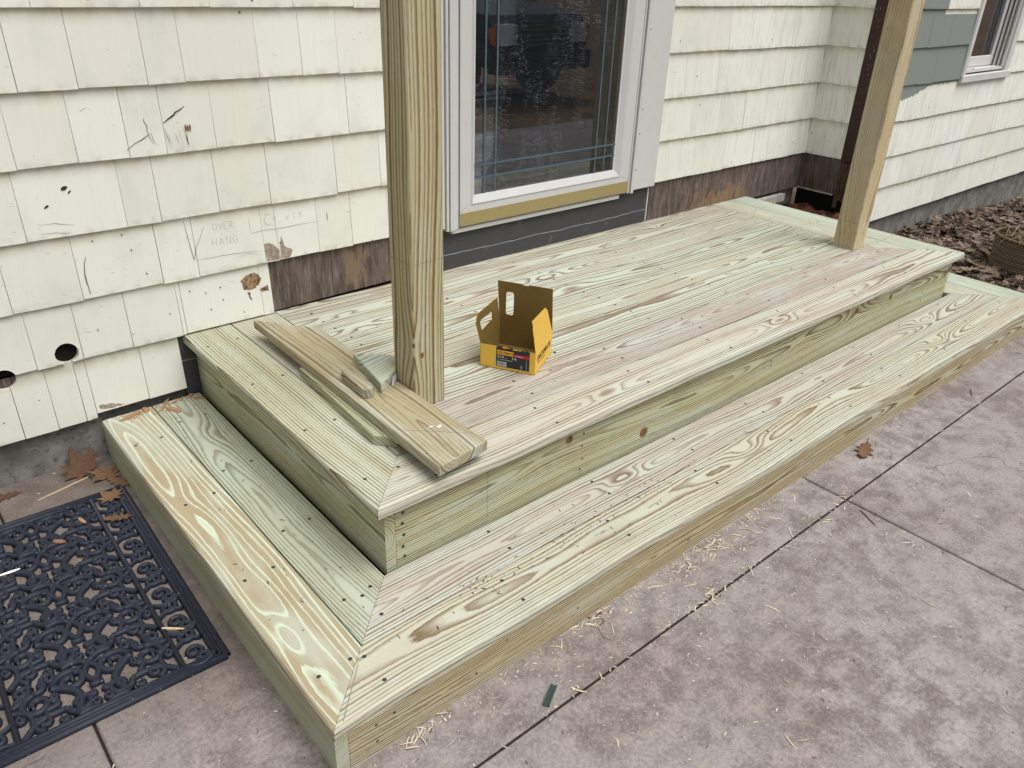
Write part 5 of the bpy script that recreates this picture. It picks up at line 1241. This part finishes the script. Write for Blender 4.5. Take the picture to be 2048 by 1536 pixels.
# ================================================================ PARKED TRUCK (seen mirrored in the storm door glass)
tr_ = tag(empty('pickup_truck', (253, -253, -18)), 'dark blue parked pickup truck facing the house, mirrored in the storm door glass', 'pickup truck')
M_body = plain('truck_paint', srgb(20, 25, 38), .4, .3); M_blk = plain('truck_black', (.012, .012, .014), .5, .4); M_chr = plain('chrome', (.30, .30, .32), .25, .5, 1.0)
M_lens = plain('headlight_lens', srgb(200, 204, 210), .15, .6); M_amb = plain('amber_lens', srgb(210, 96, 30), .3, .5)
hd = V((.098, .995, 0)); lf_ = V((-.995, .098, 0))      # heading and the truck's left side
CO = V((253, -253, -18))                              # ground under the front left corner
def tp(a, b, z): return CO-hd*a-lf_*b+Z*z             # a back from nose, b from left side to the right
def tprism(mb, prof, b0, b1, mi=0, taper=0):
    n = len(prof); vs = [tp(a, b0+(taper if z > 48 else 0), z) for a, z in prof]+[tp(a, b1-(taper if z > 48 else 0), z) for a, z in prof]
    mb.add(vs, [list(range(n)), list(range(2*n-1, n-1, -1))]+[(i, n+i, n+(i+1) % n, (i+1) % n) for i in range(n)], mi)
m = MB(); tprism(m, [(6, 20), (3, 26), (2, 38), (8, 45), (30, 48), (55, 51), (62, 52), (85, 72), (130, 74), (150, 54), (220, 54), (222, 26), (215, 20)], 0, 76, 0, 7); m.build('body', M_body, tr_)
m = MB(); tprism(m, [(-1, 17), (-2, 27), (5, 28), (7, 17)], 1, 75); m.build('bumper', M_body, tr_)
m = MB(); tprism(m, [(1.2, 29), (1.0, 42), (3, 42), (3, 29)], 17, 59); gr = m.build('grille', M_blk, tr_)
m = MB()
for k in range(5): tprism(m, [(.5, 30.5+k*2.4), (.5, 31.2+k*2.4), (1.3, 31.2+k*2.4), (1.3, 30.5+k*2.4)], 17, 59)
o_ = m.build('grille_bar', M_chr); o_.parent = gr; o_.matrix_parent_inverse = Matrix.Identity(4)
for b0, b1 in ((1, 16), (60, 75)):
    m = MB(); tprism(m, [(.6, 31), (.4, 41), (5, 41), (5, 31)], b0+2 if b0 < 10 else b0, b1 if b0 < 10 else b1-2); hl = m.build('headlight', M_lens, tr_)
    m = MB(); q0, q1 = (-.3, 2) if b0 < 10 else (74, 76.3); tprism(m, [(1.5, 31), (1.2, 40), (6, 39), (4, 32)], q0, q1); o_ = m.build('amber_marker', M_amb); o_.parent = hl; o_.matrix_parent_inverse = Matrix.Identity(4)
for a_ in (36, 178):
    for b_ in (-1, 66):
        m = MB(); n = 28; vs = []
        for (rr_, bb) in ((0.01, b_+.5), (9, b_+1), (9.3, b_+.2), (15, b_), (15.8, b_+1.5), (15.8, b_+9.5), (15, b_+11), (.01, b_+11)):
            for i in range(n): t = 2*math.pi*i/n; vs.append(tp(a_+rr_*math.cos(t), bb, 15.8+rr_*math.sin(t)))
        m.add(vs, [(j*n+i, j*n+(i+1) % n, (j+1)*n+(i+1) % n, (j+1)*n+i) for j in range(7) for i in range(n)], 0, None, True); m.build('wheel', M_blk, tr_)
m = MB(); tprism(m, [(66, 53), (86, 70.5), (128, 72), (142, 55)], -.1, 76.1, 0, 7); m.build('side_glass', M_blk, tr_)
# bare trees behind the drive, also seen only in the glass
M_trunk = plain('tree_bark', srgb(74, 66, 58), .95, .1, nscale=.3, namt=.35)
def tree(x, y, r, h, seed):
    random.seed(seed); t = tag(empty('bare_tree', (x, y, -9)), 'bare leafless woodland tree standing behind the drive, mirrored in the door glass', 'tree', 'bare trees behind the drive')
    def limb(mb, p, dr_, ln, r0_, r1_, k=9, sec=6, wob=.06):
        vs = []
        for i in range(sec+1):
            q = p+dr_*ln*i/sec; rr_ = r0_+(r1_-r0_)*i/sec
            a1 = dr_.cross(X if abs(dr_.x) < .8 else Y).normalized(); b1 = dr_.cross(a1)
            for j in range(k): th = 2*math.pi*j/k; vs.append(q+a1*rr_*math.cos(th)+b1*rr_*math.sin(th))
            dr_ = (dr_+V((random.gauss(0, wob), random.gauss(0, wob), 0))).normalized()
        mb.add(vs, [(i*k+j, i*k+(j+1) % k, (i+1)*k+(j+1) % k, (i+1)*k+j) for i in range(sec) for j in range(k)], 0, None, True)
    m = MB(); limb(m, V((x, y, -20)), Z.copy(), h, r, r*.35, wob=.02); m.build('trunk', M_trunk, t)
    m = MB()
    for k in range(12):
        a = random.uniform(0, 6.28); z = h*random.uniform(.3, .92); dr_ = V((math.cos(a), math.sin(a), random.uniform(.5, 1.2))).normalized()
        limb(m, V((x, y, z)), dr_, h*random.uniform(.18, .32), r*.25, r*.05, 5, 5, .15)
    m.build('crown', M_trunk, t)
rt = random.Random(3)
for k in range(18): tree(150+rt.uniform(-160, 620), -480-rt.uniform(0, 700), rt.uniform(4, 10), rt.uniform(380, 620), 100+k)
